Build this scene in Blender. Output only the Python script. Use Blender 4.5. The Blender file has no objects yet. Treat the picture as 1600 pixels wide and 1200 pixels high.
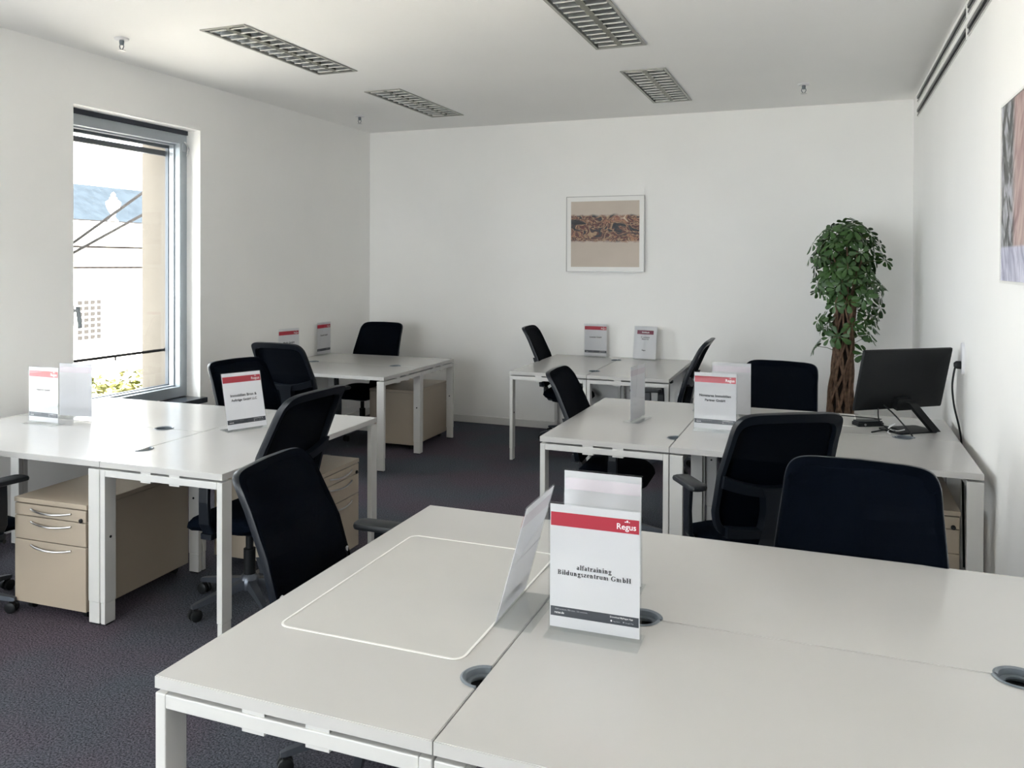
import bpy, bmesh, math, random
from mathutils import Vector, Matrix, noise
random.seed(7)
S = bpy.context.scene
COL = S.collection
R = math.radians
PI = math.pi

# ------------------------------------------------------------------ camera, sky, sun, exposure
F_PX, CX_Y, CAM_H = 1266.245, 421.80, 1.6374
yaw, pitch, roll = R(21.142), R(-0.513), R(0.21)
cam = bpy.data.cameras.new('camera'); cam_o = bpy.data.objects.new('camera', cam); COL.objects.link(cam_o)
Fv = Vector((-math.sin(yaw)*math.cos(pitch), math.cos(yaw)*math.cos(pitch), math.sin(pitch)))
R0 = Vector((math.cos(yaw), math.sin(yaw), 0)); U0 = R0.cross(Fv)
Rv = R0*math.cos(roll)+U0*math.sin(roll); Uv = U0*math.cos(roll)-R0*math.sin(roll)
m = Matrix((Rv, Uv, -Fv)).transposed().to_4x4(); m.translation = Vector((0, 0, CAM_H))
cam_o.matrix_world = m
cam.sensor_fit = 'HORIZONTAL'; cam.sensor_width = 36.0
cam.lens = F_PX/1600*36.0
cam.shift_y = (CX_Y-600)/1600
cam.clip_start = 0.05; cam.clip_end = 300
S.camera = cam_o

W = bpy.data.worlds.new('sky'); S.world = W; W.use_nodes = True
bg = W.node_tree.nodes['Background']
bg.inputs['Color'].default_value = (0.93, 0.955, 1.0, 1); bg.inputs['Strength'].default_value = 5.2

sun = bpy.data.lights.new('sun', 'SUN'); sun.energy = 34; sun.angle = R(0.6); sun.color = (1, 0.95, 0.87)
sun_o = bpy.data.objects.new('sun', sun); COL.objects.link(sun_o)
sun_o.rotation_euler = Vector((-0.72, -0.28, -0.63)).to_track_quat('-Z', 'Y').to_euler()

S.view_settings.view_transform = 'Standard'; S.view_settings.look = 'None'
S.view_settings.gamma = 1.0; S.view_settings.use_curve_mapping = False
S.view_settings.exposure = 1.47
S.cycles.max_bounces = 14; S.cycles.diffuse_bounces = 9; S.cycles.glossy_bounces = 4
S.cycles.transmission_bounces = 8; S.cycles.transparent_max_bounces = 24
S.cycles.sample_clamp_indirect = 30.0
S.cycles.caustics_reflective = False; S.cycles.caustics_refractive = False
S.cycles.use_denoising = True

# room numbers
XL, XR, YB, YF, H = -4.579, 0.686, 7.591, -2.4, 3.026
WIN = [4.478, 2.60, 0.72, -1.16]            # left wall window centres; those after the first are unseen, added for daylight
WY0, WY1, WZ0, WZ1 = -0.575, 0.575, 0.56, 2.665
ADDED_BACK_WIN = [(-4.4, -3.05), (-2.9, -1.55)]   # unseen window openings added behind the camera for more daylight

def portal(name, loc, direction, sx, sy):
    l = bpy.data.lights.new(name, 'AREA'); l.shape = 'RECTANGLE'; l.size = sx; l.size_y = sy
    l.cycles.is_portal = True
    o = bpy.data.objects.new(name, l); COL.objects.link(o); o.location = loc
    o.rotation_euler = Vector(direction).to_track_quat('-Z', 'Y').to_euler()
for yc in WIN:
    portal('window_portal', (XL-0.30, yc, (WZ0+WZ1)/2), (1, 0, 0), 1.2, 2.2)
for a, b in ADDED_BACK_WIN:
    portal('window_portal', ((a+b)/2, YF-0.2, 1.6), (0, 1, 0), b-a+.1, 2.3)

# ------------------------------------------------------------------ materials
def lin(c):
    return tuple(((v/255/12.92) if v/255 <= 0.04045 else ((v/255+0.055)/1.055)**2.4) for v in c)
def mat(name, col, rough=0.5, metal=0.0, spec=0.5, var=0.0, vscale=8.0, bump=0.0, bscale=200.0, col2=None, coat=0.0, stretch=None):
    m = bpy.data.materials.new(name); m.use_nodes = True
    nt = m.node_tree; b = nt.nodes['Principled BSDF']
    b.inputs['Base Color'].default_value = (*col, 1); b.inputs['Roughness'].default_value = rough
    b.inputs['Metallic'].default_value = metal; b.inputs['Specular IOR Level'].default_value = spec
    b.inputs['Coat Weight'].default_value = coat
    tc = nt.nodes.new('ShaderNodeTexCoord'); mp = nt.nodes.new('ShaderNodeMapping')
    nt.links.new(tc.outputs['Object'], mp.inputs['Vector'])
    if stretch: mp.inputs['Scale'].default_value = stretch
    if var or col2:
        n = nt.nodes.new('ShaderNodeTexNoise'); n.inputs['Scale'].default_value = vscale; n.inputs['Detail'].default_value = 5
        nt.links.new(mp.outputs[0], n.inputs['Vector'])
        mix = nt.nodes.new('ShaderNodeMix'); mix.data_type = 'RGBA'
        c2 = col2 if col2 else tuple(v*(1-var) for v in col)
        mix.inputs['A'].default_value = (*col, 1); mix.inputs['B'].default_value = (*c2, 1)
        rp = nt.nodes.new('ShaderNodeMapRange'); rp.inputs['From Min'].default_value = .35; rp.inputs['From Max'].default_value = .65
        nt.links.new(n.outputs['Fac'], rp.inputs['Value']); nt.links.new(rp.outputs[0], mix.inputs['Factor'])
        nt.links.new(mix.outputs['Result'], b.inputs['Base Color'])
    if bump:
        n2 = nt.nodes.new('ShaderNodeTexNoise'); n2.inputs['Scale'].default_value = bscale; n2.inputs['Detail'].default_value = 3
        nt.links.new(mp.outputs[0], n2.inputs['Vector'])
        bp = nt.nodes.new('ShaderNodeBump'); bp.inputs['Strength'].default_value = bump; bp.inputs['Distance'].default_value = 0.004
        nt.links.new(n2.outputs['Fac'], bp.inputs['Height']); nt.links.new(bp.outputs[0], b.inputs['Normal'])
    return m
def thin_glass(name, tint, ior, rough):
    m = bpy.data.materials.new(name); m.use_nodes = True; nt = m.node_tree
    for n in list(nt.nodes):
        if n.type == 'BSDF_PRINCIPLED': nt.nodes.remove(n)
    t = nt.nodes.new('ShaderNodeBsdfTransparent'); t.inputs[0].default_value = (*tint, 1)
    g = nt.nodes.new('ShaderNodeBsdfGlossy'); g.inputs['Roughness'].default_value = rough
    lw = nt.nodes.new('ShaderNodeLayerWeight'); lw.inputs['Blend'].default_value = 0.5
    pw = nt.nodes.new('ShaderNodeMath'); pw.operation = 'POWER'; pw.inputs[1].default_value = 5; nt.links.new(lw.outputs['Facing'], pw.inputs[0])
    f = nt.nodes.new('ShaderNodeMath'); f.operation = 'MULTIPLY_ADD'; nt.links.new(pw.outputs[0], f.inputs[0])
    r0 = ((ior-1)/(ior+1))**2; f.inputs[1].default_value = .75; f.inputs[2].default_value = r0
    x = nt.nodes.new('ShaderNodeMixShader')
    nt.links.new(f.outputs[0], x.inputs[0]); nt.links.new(t.outputs[0], x.inputs[1]); nt.links.new(g.outputs[0], x.inputs[2])
    nt.links.new(x.outputs[0], nt.nodes['Material Output'].inputs['Surface'])
    return m
def paper_mat(name, col, tr):
    m = mat(name, col, 0.65, spec=0.2, var=0.01)
    nt = m.node_tree; b = nt.nodes['Principled BSDF']
    t = nt.nodes.new('ShaderNodeBsdfTranslucent'); t.inputs[0].default_value = (*col, 1); x = nt.nodes.new('ShaderNodeMixShader'); x.inputs[0].default_value = tr
    nt.links.new(b.outputs[0], x.inputs[1]); nt.links.new(t.outputs[0], x.inputs[2])
    nt.links.new(x.outputs[0], nt.nodes['Material Output'].inputs['Surface'])
    return m
def mesh_fabric(name, col, see):
    m = mat(name, col, 0.85, spec=0.05, bump=0.25, bscale=900)
    nt = m.node_tree; b = nt.nodes['Principled BSDF']
    t = nt.nodes.new('ShaderNodeBsdfTransparent'); x = nt.nodes.new('ShaderNodeMixShader'); x.inputs[0].default_value = see
    nt.links.new(b.outputs[0], x.inputs[1]); nt.links.new(t.outputs[0], x.inputs[2])
    nt.links.new(x.outputs[0], nt.nodes['Material Output'].inputs['Surface'])
    return m
M = {}
M['wall'] = mat('white_wall_paint', (0.905, 0.898, 0.882), 0.75, spec=0.3, var=0.025, vscale=1.5, bump=0.06, bscale=140)
M['ceiling'] = mat('white_ceiling_paint', (0.885, 0.88, 0.87), 0.8, spec=0.2, var=0.02, vscale=1.2, bump=0.04, bscale=120)
M['trim'] = mat('white_trim', (0.72, 0.71, 0.69), 0.45, var=0.02)
M['desk'] = mat('white_desk_laminate', (0.53, 0.522, 0.508), 0.2, spec=0.45, var=0.015, vscale=3, bump=0.01, bscale=500)
M['deskleg'] = mat('white_powder_coat', (0.60, 0.595, 0.578), 0.38, var=0.02, bump=0.02, bscale=700)
M['ringgrey'] = mat('grey_plastic', (0.16, 0.185, 0.21), 0.4, var=0.1)
M['dark'] = mat('dark_recess', (0.006, 0.006, 0.007), 0.8, var=0.2)
M['beige'] = mat('beige_pedestal_lacquer', (0.41, 0.345, 0.27), 0.42, var=0.05, vscale=2, bump=0.02, bscale=300)
M['chrome'] = mat('satin_metal', (0.62, 0.62, 0.62), 0.28, metal=1.0, var=0.05)
M['fabric'] = mat('navy_seat_fabric', (0.0012, 0.003, 0.0075), 0.95, spec=0.05, var=0.3, vscale=40, bump=0.3, bscale=800)
M['mesh'] = mesh_fabric('navy_backrest_mesh', (0.0005, 0.0018, 0.0048), 0.06)
M['plastic'] = mat('anthracite_plastic', (0.0045, 0.007, 0.0115), 0.38, spec=0.36, var=0.1, bump=0.03, bscale=900)
M['pad'] = mat('soft_black_arm_pad', (0.012, 0.015, 0.019), 0.5, spec=0.5, var=0.1, bump=0.04, bscale=700)
M['base'] = mat('grey_cast_base', (0.09, 0.10, 0.12), 0.34, metal=0.6, var=0.1)
M['black'] = mat('black_plastic', (0.006, 0.007, 0.008), 0.5, spec=0.3, var=0.15, bump=0.02, bscale=900)
M['lightplastic'] = mat('light_grey_plastic', (0.70, 0.70, 0.72), 0.4, var=0.03)
M['paper'] = paper_mat('white_paper', (0.78, 0.775, 0.80), 0.36)
M['mount'] = mat('white_mount_board', (0.86, 0.85, 0.83), 0.6, var=0.01)
M['red'] = mat('red_print', (0.40, 0.011, 0.032), 0.5, var=0.03)
M['maroon'] = mat('burgundy_print', (0.17, 0.010, 0.040), 0.5, var=0.03)
M['pink'] = mat('pink_show_through', (0.70, 0.64, 0.69), 0.65, var=0.03, vscale=12)
M['footer'] = mat('dark_grey_print', (0.035, 0.040, 0.052), 0.5, var=0.03)
M['ink'] = mat('black_ink', (0.012, 0.012, 0.014), 0.5, var=0.05)
M['whiteink'] = mat('white_print', (0.82, 0.80, 0.81), 0.5, var=0.01)
M['greyink'] = mat('pale_grey_print', (0.42, 0.43, 0.46), 0.5, var=0.02)
M['acrylic'] = thin_glass('clear_acrylic', (0.965, 0.975, 0.975), 1.42, 0.01)
M['glass'] = thin_glass('window_glass', (0.94, 0.96, 0.955), 1.35, 0.0)
M['alu'] = mat('grey_aluminium_frame', (0.40, 0.44, 0.475), 0.38, metal=0.25, var=0.05)
M['alulight'] = mat('pale_aluminium_edge', (0.42, 0.45, 0.49), 0.35, metal=0.2, var=0.03)
M['rimblue'] = mat('blue_grey_outer_rim', (0.075, 0.092, 0.115), 0.5, var=0.05)
M['blind'] = mat('blind_rail_metal', (0.15, 0.15, 0.165), 0.45, metal=0.2, var=0.06)
M['darktrim'] = mat('dark_blue_trim', (0.020, 0.026, 0.042), 0.5, var=0.1)
M['sill'] = mat('dark_stone_sill', (0.05, 0.06, 0.078), 0.25, var=0.3, vscale=25)
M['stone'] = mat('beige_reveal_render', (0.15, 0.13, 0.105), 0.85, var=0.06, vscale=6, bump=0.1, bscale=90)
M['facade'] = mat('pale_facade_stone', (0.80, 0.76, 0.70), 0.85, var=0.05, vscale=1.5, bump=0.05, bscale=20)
M['facadedark'] = mat('facade_painted_shade', (0.012, 0.010, 0.009), 0.9, spec=0.05, var=0.1)  # dark colour that paints the shade lines of the facade mouldings
M['roof'] = mat('slate_roof', (0.0155, 0.0205, 0.0265), 0.9, spec=0.05, var=0.25, vscale=3)
M['paneglass'] = mat('far_window_glass', (0.016, 0.014, 0.013), 0.6, spec=0.1, var=0.1)
M['street'] = mat('pale_street_paving', (0.38, 0.36, 0.335), 0.9, var=0.15, vscale=1)
M['tree'] = mat('yellow_green_foliage', (0.045, 0.050, 0.010), 0.9, spec=0.05, col2=(0.17, 0.16, 0.07), vscale=5)
M['bark'] = mat('grey_bark', (0.12, 0.09, 0.06), 0.9, var=0.3, vscale=9)
M['rod'] = mat('grey_steel_rod', (0.030, 0.026, 0.025), 0.7, spec=0.15, var=0.1)
M['leaf'] = mat('glossy_green_leaf', (0.026, 0.075, 0.018), 0.38, spec=0.5, var=0, col2=(0.055, 0.125, 0.03), vscale=9)
M['petiole'] = mat('leaf_stalk', (0.10, 0.13, 0.05), 0.6, var=0.2)
M['core'] = mat('dark_trunk_core', (0.025, 0.015, 0.010), 0.95, var=0.4, vscale=30)
M['root'] = mat('brown_woven_root', (0.21, 0.125, 0.078), 0.8, var=0.5, vscale=30, bump=0.4, bscale=120)
M['soil'] = mat('dark_soil', (0.035, 0.022, 0.016), 0.95, var=0.5, vscale=40, bump=0.5, bscale=80)
M['pot'] = mat('anthracite_pot', (0.04, 0.04, 0.045), 0.5, var=0.1)
M['pframe'] = mat('thin_grey_picture_frame', (0.42, 0.41, 0.40), 0.35, metal=0.3, var=0.03)
M['frame'] = mat('white_picture_frame', (0.78, 0.77, 0.75), 0.4, var=0.02)
M['reflector'] = mat('bright_louvre_metal', (0.72, 0.74, 0.78), 0.22, metal=0.95, var=0.05)
M['spine'] = mat('olive_grey_louvre_spine', (0.20, 0.20, 0.165), 0.4, metal=0.3, var=0.05)
M['louvre'] = mat('mirror_louvre_blade', (0.66, 0.67, 0.66), 0.28, metal=0.8, var=0.05)
M['bright_edge'] = mat('painted_louvre_highlight', (0.86, 0.85, 0.80), 0.4, var=0.03)  # pale colour that paints the light along the lower blade edges
M['lampframe'] = mat('grey_lamp_trim', (0.36, 0.36, 0.33), 0.4, metal=0.4, var=0.05)
M['tube'] = mat('white_tube_glass', (0.80, 0.81, 0.83), 0.25, var=0.01)
M['deskmat'] = mat('frosted_writing_mat', (0.54, 0.53, 0.51), 0.42, spec=0.4, var=0.02, bump=0.03, bscale=900)
M['matedge'] = mat('painted_mat_highlight', (0.84, 0.83, 0.80), 0.35, var=0.02)  # pale colour that paints the highlight along the mat edge
M['slot'] = mat('grey_diffuser_blade', (0.20, 0.20, 0.195), 0.5, metal=0.3, var=0.1)

def carpet_material():
    m = bpy.data.materials.new('dark_purple_grey_carpet'); m.use_nodes = True; nt = m.node_tree
    b = nt.nodes['Principled BSDF']; b.inputs['Roughness'].default_value = 0.95; b.inputs['Specular IOR Level'].default_value = 0.15
    tc = nt.nodes.new('ShaderNodeTexCoord')
    n1 = nt.nodes.new('ShaderNodeTexNoise'); n1.inputs['Scale'].default_value = 130; n1.inputs['Detail'].default_value = 4; n1.inputs['Roughness'].default_value = .65
    n2 = nt.nodes.new('ShaderNodeTexNoise'); n2.inputs['Scale'].default_value = 1.3; n2.inputs['Detail'].default_value = 2
    for n in (n1, n2): nt.links.new(tc.outputs['Object'], n.inputs['Vector'])
    r1 = nt.nodes.new('ShaderNodeValToRGB')
    r1.color_ramp.elements[0].position = .36; r1.color_ramp.elements[0].color = (0.026, 0.027, 0.031, 1)
    r1.color_ramp.elements[1].position = .68; r1.color_ramp.elements[1].color = (0.150, 0.145, 0.160, 1)
    nt.links.new(n1.outputs['Fac'], r1.inputs[0])
    mx = nt.nodes.new('ShaderNodeMix'); mx.data_type = 'RGBA'; mx.blend_type = 'MULTIPLY'; mx.inputs['Factor'].default_value = 1
    r2 = nt.nodes.new('ShaderNodeValToRGB')
    r2.color_ramp.elements[0].position = .4; r2.color_ramp.elements[0].color = (0.88, 1.0, 1.08, 1)
    r2.color_ramp.elements[1].position = .6; r2.color_ramp.elements[1].color = (1.05, 0.88, 1.0, 1)
    nt.links.new(n2.outputs['Fac'], r2.inputs[0])
    nt.links.new(r1.outputs[0], mx.inputs['A']); nt.links.new(r2.outputs[0], mx.inputs['B'])
    nt.links.new(mx.outputs['Result'], b.inputs['Base Color'])
    bp = nt.nodes.new('ShaderNodeBump'); bp.inputs['Strength'].default_value = .9; bp.inputs['Distance'].default_value = .008
    nt.links.new(n1.outputs['Fac'], bp.inputs['Height']); nt.links.new(bp.outputs[0], b.inputs['Normal'])
    return m
M['carpet'] = carpet_material()

def art_band_material():
    m = bpy.data.materials.new('abstract_band_print'); m.use_nodes = True; nt = m.node_tree; L = nt.links
    b = nt.nodes['Principled BSDF']; b.inputs['Roughness'].default_value = 0.5
    tc = nt.nodes.new('ShaderNodeTexCoord'); sp = nt.nodes.new('ShaderNodeSeparateXYZ'); L.new(tc.outputs['Generated'], sp.inputs[0])
    mp = nt.nodes.new('ShaderNodeMapping'); mp.inputs['Scale'].default_value = (1, 0, 1.4); L.new(tc.outputs['Generated'], mp.inputs['Vector'])
    e = nt.nodes.new('ShaderNodeTexNoise'); e.inputs['Scale'].default_value = 7; e.inputs['Detail'].default_value = 5; L.new(mp.outputs[0], e.inputs['Vector'])
    def math_(op, a, b_=None, c=None):
        n = nt.nodes.new('ShaderNodeMath'); n.operation = op
        for i, v in enumerate((a, b_, c)):
            if v is None: continue
            if hasattr(v, 'links'): L.new(v, n.inputs[i])
            else: n.inputs[i].default_value = v
        return n.outputs[0]
    wob = math_('MULTIPLY', math_('SUBTRACT', e.outputs['Fac'], .5), .10)
    v = math_('ADD', sp.outputs['Z'], wob)
    lo = nt.nodes.new('ShaderNodeMapRange'); lo.inputs['From Min'].default_value = .375; lo.inputs['From Max'].default_value = .405; L.new(v, lo.inputs[0])
    hi = nt.nodes.new('ShaderNodeMapRange'); hi.inputs['From Min'].default_value = .80; hi.inputs['From Max'].default_value = .765; L.new(v, hi.inputs[0])
    band = math_('MULTIPLY', lo.outputs[0], hi.outputs[0])
    n = nt.nodes.new('ShaderNodeTexNoise'); n.inputs['Scale'].default_value = 5.6; n.inputs['Detail'].default_value = 3.0; n.inputs['Roughness'].default_value = .55
    n.inputs['Distortion'].default_value = 1.2; L.new(mp.outputs[0], n.inputs['Vector'])
    r = nt.nodes.new('ShaderNodeValToRGB'); L.new(n.outputs['Fac'], r.inputs[0]); cr = r.color_ramp
    cr.elements[0].position = .33; cr.elements[0].color = (*lin((24, 22, 28)), 1)
    cr.elements[1].position = .70; cr.elements[1].color = (*lin((206, 188, 164)), 1)
    for p, c in ((.40, (46, 52, 58)), (.44, (92, 50, 46)), (.475, (184, 156, 124)), (.505, (120, 84, 66)), (.53, (96, 40, 44)), (.56, (60, 56, 54)), (.60, (176, 132, 100)), (.65, (116, 62, 56))):
        el = cr.elements.new(p); el.color = (*lin(c), 1)
    n3 = nt.nodes.new('ShaderNodeTexNoise'); n3.inputs['Scale'].default_value = 2.5; L.new(mp.outputs[0], n3.inputs['Vector'])
    bgx = nt.nodes.new('ShaderNodeMix'); bgx.data_type = 'RGBA'
    bgx.inputs['A'].default_value = (*lin((184, 171, 158)), 1); bgx.inputs['B'].default_value = (*lin((200, 187, 174)), 1); L.new(n3.outputs['Fac'], bgx.inputs['Factor'])
    mx = nt.nodes.new('ShaderNodeMix'); mx.data_type = 'RGBA'
    L.new(band, mx.inputs['Factor']); L.new(bgx.outputs['Result'], mx.inputs['A']); L.new(r.outputs[0], mx.inputs['B'])
    L.new(mx.outputs['Result'], b.inputs['Base Color'])
    return m
def art_grey_material():
    # Generated Y runs 0 (near edge) .. 1 (edge by the back wall), Z 0..1
    m = bpy.data.materials.new('abstract_brush_print'); m.use_nodes = True; nt = m.node_tree; L = nt.links
    b = nt.nodes['Principled BSDF']; b.inputs['Roughness'].default_value = 0.5
    tc = nt.nodes.new('ShaderNodeTexCoord'); sp = nt.nodes.new('ShaderNodeSeparateXYZ'); L.new(tc.outputs['Generated'], sp.inputs[0])
    def brush(rot, sc):
        mp = nt.nodes.new('ShaderNodeMapping'); mp.vector_type = 'TEXTURE'; mp.inputs['Rotation'].default_value = (rot, 0, 0); mp.inputs['Scale'].default_value = (1, 1/(sc*3.2), 1/(sc*.75))
        L.new(tc.outputs['Generated'], mp.inputs['Vector'])
        n = nt.nodes.new('ShaderNodeTexNoise'); n.inputs['Scale'].default_value = 3.2; n.inputs['Detail'].default_value = 3; n.inputs['Distortion'].default_value = .8
        L.new(mp.outputs[0], n.inputs['Vector']); return n.outputs['Fac']
    a1, a2 = brush(.34, 1.7), brush(-.30, 1.9)
    mn = nt.nodes.new('ShaderNodeMath'); mn.operation = 'MINIMUM'; L.new(a1, mn.inputs[0]); L.new(a2, mn.inputs[1])
    r = nt.nodes.new('ShaderNodeValToRGB'); L.new(mn.outputs[0], r.inputs[0]); cr = r.color_ramp
    cr.elements[0].position = .36; cr.elements[0].color = (*lin((72, 74, 74)), 1)
    cr.elements[1].position = .56; cr.elements[1].color = (*lin((176, 176, 186)), 1)
    el = cr.elements.new(.44); el.color = (*lin((104, 106, 106)), 1); el = cr.elements.new(.48); el.color = (*lin((150, 150, 154)), 1)
    r2 = nt.nodes.new('ShaderNodeValToRGB'); L.new(a1, r2.inputs[0])
    r2.color_ramp.elements[0].position = .35; r2.color_ramp.elements[0].color = (*lin((150, 122, 122)), 1)
    r2.color_ramp.elements[1].position = .65; r2.color_ramp.elements[1].color = (*lin((196, 176, 170)), 1)
    st = nt.nodes.new('ShaderNodeMapRange'); st.inputs['From Min'].default_value = .74; st.inputs['From Max'].default_value = .80; L.new(sp.outputs['Y'], st.inputs[0])
    mx = nt.nodes.new('ShaderNodeMix'); mx.data_type = 'RGBA'; L.new(st.outputs[0], mx.inputs['Factor']); L.new(r2.outputs[0], mx.inputs['A']); L.new(r.outputs[0], mx.inputs['B'])
    r3 = nt.nodes.new('ShaderNodeValToRGB'); L.new(a2, r3.inputs[0])
    r3.color_ramp.elements[0].position = .3; r3.color_ramp.elements[0].color = (*lin((140, 140, 165)), 1)
    r3.color_ramp.elements[1].position = .6; r3.color_ramp.elements[1].color = (*lin((205, 205, 220)), 1)
    sv = nt.nodes.new('ShaderNodeMapRange'); sv.inputs['From Min'].default_value = .20; sv.inputs['From Max'].default_value = .185; L.new(sp.outputs['Z'], sv.inputs[0])
    m2 = nt.nodes.new('ShaderNodeMix'); m2.data_type = 'RGBA'; L.new(sv.outputs[0], m2.inputs['Factor']); L.new(mx.outputs['Result'], m2.inputs['A']); L.new(r3.outputs[0], m2.inputs['B'])
    L.new(m2.outputs['Result'], b.inputs['Base Color'])
    return m
M['art1'] = art_band_material(); M['art2'] = art_grey_material()

# ------------------------------------------------------------------ mesh helpers
def link(name, me, m, parent=None, loc=(0, 0, 0), rot=(0, 0, 0)):
    me.materials.clear(); me.materials.append(m)
    o = bpy.data.objects.new(name, me); COL.objects.link(o)
    o.location = loc; o.rotation_euler = rot
    if parent is not None: o.parent = parent
    return o
def fin(name, bm, m, parent=None, loc=(0, 0, 0), rot=(0, 0, 0), smooth=False, normals=True):
    if normals: bmesh.ops.recalc_face_normals(bm, faces=bm.faces)
    me = bpy.data.meshes.new(name); bm.to_mesh(me); bm.free()
    if smooth:
        for p in me.polygons: p.use_smooth = True
        try: me.set_sharp_from_angle(angle=R(40))
        except Exception: pass
    return link(name, me, m, parent, loc, rot)
def box(bm, x0, x1, y0, y1, z0, z1, bev=0.0, seg=2):
    r = bmesh.ops.create_cube(bm, size=1)
    vs = r['verts']
    for v in vs:
        v.co = Vector((x0+(v.co.x+.5)*(x1-x0), y0+(v.co.y+.5)*(y1-y0), z0+(v.co.z+.5)*(z1-z0)))
    if bev:
        es = set()
        for v in vs:
            for e in v.link_edges: es.add(e)
        bmesh.ops.bevel(bm, geom=list(es), offset=bev, segments=seg, affect='EDGES', profile=0.5)
def B(name, m, parent, x0, x1, y0, y1, z0, z1, bev=0.0, loc=(0, 0, 0), rot=(0, 0, 0), seg=2):
    bm = bmesh.new(); box(bm, x0, x1, y0, y1, z0, z1, bev, seg)
    return fin(name, bm, m, parent, loc, rot)
def tube(bm, pts, r, n=8, cap=True):
    pts = [Vector(p) for p in pts]; rings = []
    rr = r if isinstance(r, (list, tuple)) else [r]*len(pts)
    up = None
    for i, p in enumerate(pts):
        t = (pts[min(i+1, len(pts)-1)]-pts[max(i-1, 0)]).normalized()
        if up is None:
            up = Vector((0, 0, 1)) if abs(t.z) < .9 else Vector((0, 1, 0))
        a = t.cross(up)
        if a.length < 1e-4: a = t.cross(Vector((1, 0, 0)))
        a.normalize(); b = a.cross(t).normalized(); up = b
        rings.append([bm.verts.new(p+(a*math.cos(2*PI*k/n)+b*math.sin(2*PI*k/n))*rr[i]) for k in range(n)])
    for i in range(len(rings)-1):
        for k in range(n):
            bm.faces.new((rings[i][k], rings[i][(k+1) % n], rings[i+1][(k+1) % n], rings[i+1][k]))
    if cap:
        bm.faces.new(rings[0][::-1]); bm.faces.new(rings[-1])
def smooth_path(pts, sub=6):
    pts = [Vector(p) for p in pts]; out = []
    P = [pts[0]]+pts+[pts[-1]]
    for i in range(1, len(P)-2):
        for k in range(sub):
            t = k/sub; a, b, c, d = P[i-1], P[i], P[i+1], P[i+2]
            out.append(.5*((2*b)+(c-a)*t+(2*a-5*b+4*c-d)*t*t+(3*b-a-3*c+d)*t**3))
    out.append(pts[-1]); return out
def lathe(bm, prof, n=24, cx=0, cy=0):
    rings = []
    for r, z in prof:
        rings.append([bm.verts.new((cx+r*math.cos(2*PI*k/n), cy+r*math.sin(2*PI*k/n), z)) for k in range(n)])
    for i in range(len(rings)-1):
        for k in range(n):
            bm.faces.new((rings[i][k], rings[i][(k+1) % n], rings[i+1][(k+1) % n], rings[i+1][k]))
    bm.faces.new(rings[0][::-1]); bm.faces.new(rings[-1])
def rrect(hx, hy, r, n=6):
    r = min(r, hx-1e-4, hy-1e-4); out = []
    for cx, cy, a0 in ((hx-r, hy-r, 0), (-hx+r, hy-r, 90), (-hx+r, -hy+r, 180), (hx-r, -hy+r, 270)):
        for k in range(n+1):
            a = R(a0+90*k/n); out.append((cx+r*math.cos(a), cy+r*math.sin(a)))
    return out
def loft(bm, loops):
    rings = [[bm.verts.new(p) for p in lp] for lp in loops]; n = len(rings[0])
    for i in range(len(rings)-1):
        for k in range(n):
            bm.faces.new((rings[i][k], rings[i][(k+1) % n], rings[i+1][(k+1) % n], rings[i+1][k]))
    bm.faces.new(rings[0][::-1]); bm.faces.new(rings[-1])
def poly_prism(bm, pts, z0, z1):
    a = [bm.verts.new((x, y, z0)) for x, y in pts]; b = [bm.verts.new((x, y, z1)) for x, y in pts]; n = len(pts)
    bm.faces.new(a[::-1]); bm.faces.new(b)
    for k in range(n): bm.faces.new((a[k], a[(k+1) % n], b[(k+1) % n], b[k]))
def thing(name, label, cat, loc=(0, 0, 0), rz=0.0, group=None):
    o = bpy.data.objects.new(name, None); COL.objects.link(o); o.empty_display_size = .1
    o.location = loc; o.rotation_euler = (0, 0, rz); o['label'] = label; o['category'] = cat
    if group: o['group'] = group
    return o
def tag(o, label, cat, group=None):
    o['label'] = label; o['category'] = cat
    if group: o['group'] = group
    return o
def struct(o):
    o['kind'] = 'structure'; return o
def copy_tree(o, kids, parent=None):
    c = o.copy(); COL.objects.link(c)
    if parent is not None: c.parent = parent
    for ch in kids.get(o, ()): copy_tree(ch, kids, c)
    return c
def kids_of(root):
    d = {}
    st = [root]
    allo = list(COL.objects)
    by = {}
    for o in allo:
        if o.parent: by.setdefault(o.parent, []).append(o)
    while st:
        o = st.pop(); d[o] = by.get(o, []); st += d[o]
    return d

# ------------------------------------------------------------------ room shell
struct(B('floor', M['carpet'], None, XL-.6, XR+.4, YF-.4, YB+.4, -0.2, 0.0))
# ceiling with four recesses for the lamps
LAMPS = [(-3.340, 4.475), (-3.346, 6.340), (-1.232, 4.500), (-1.232, 6.373)]
LW, LL = 0.305, 1.205
def ceiling():
    bm = bmesh.new()
    xs = sorted({XL-.6, XR+.4}|{x+s*LW/2 for x, y in LAMPS for s in (-1, 1)})
    ys = sorted({YF-.4, YB+.4}|{y+s*LL/2 for x, y in LAMPS for s in (-1, 1)})
    vs = {}
    def V(x, y):
        if (x, y) not in vs: vs[(x, y)] = bm.verts.new((x, y, H))
        return vs[(x, y)]
    for i in range(len(xs)-1):
        for j in range(len(ys)-1):
            mx, my = (xs[i]+xs[i+1])/2, (ys[j]+ys[j+1])/2
            if any(abs(mx-x) < LW/2 and abs(my-y) < LL/2 for x, y in LAMPS): continue
            bm.faces.new((V(xs[i], ys[j]), V(xs[i], ys[j+1]), V(xs[i+1], ys[j+1]), V(xs[i+1], ys[j])))
    r = bmesh.ops.extrude_face_region(bm, geom=list(bm.faces))
    for g in r['geom']:
        if isinstance(g, bmesh.types.BMVert): g.co.z = H+.25
    return fin('ceiling', bm, M['ceiling'])
struct(ceiling())
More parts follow.
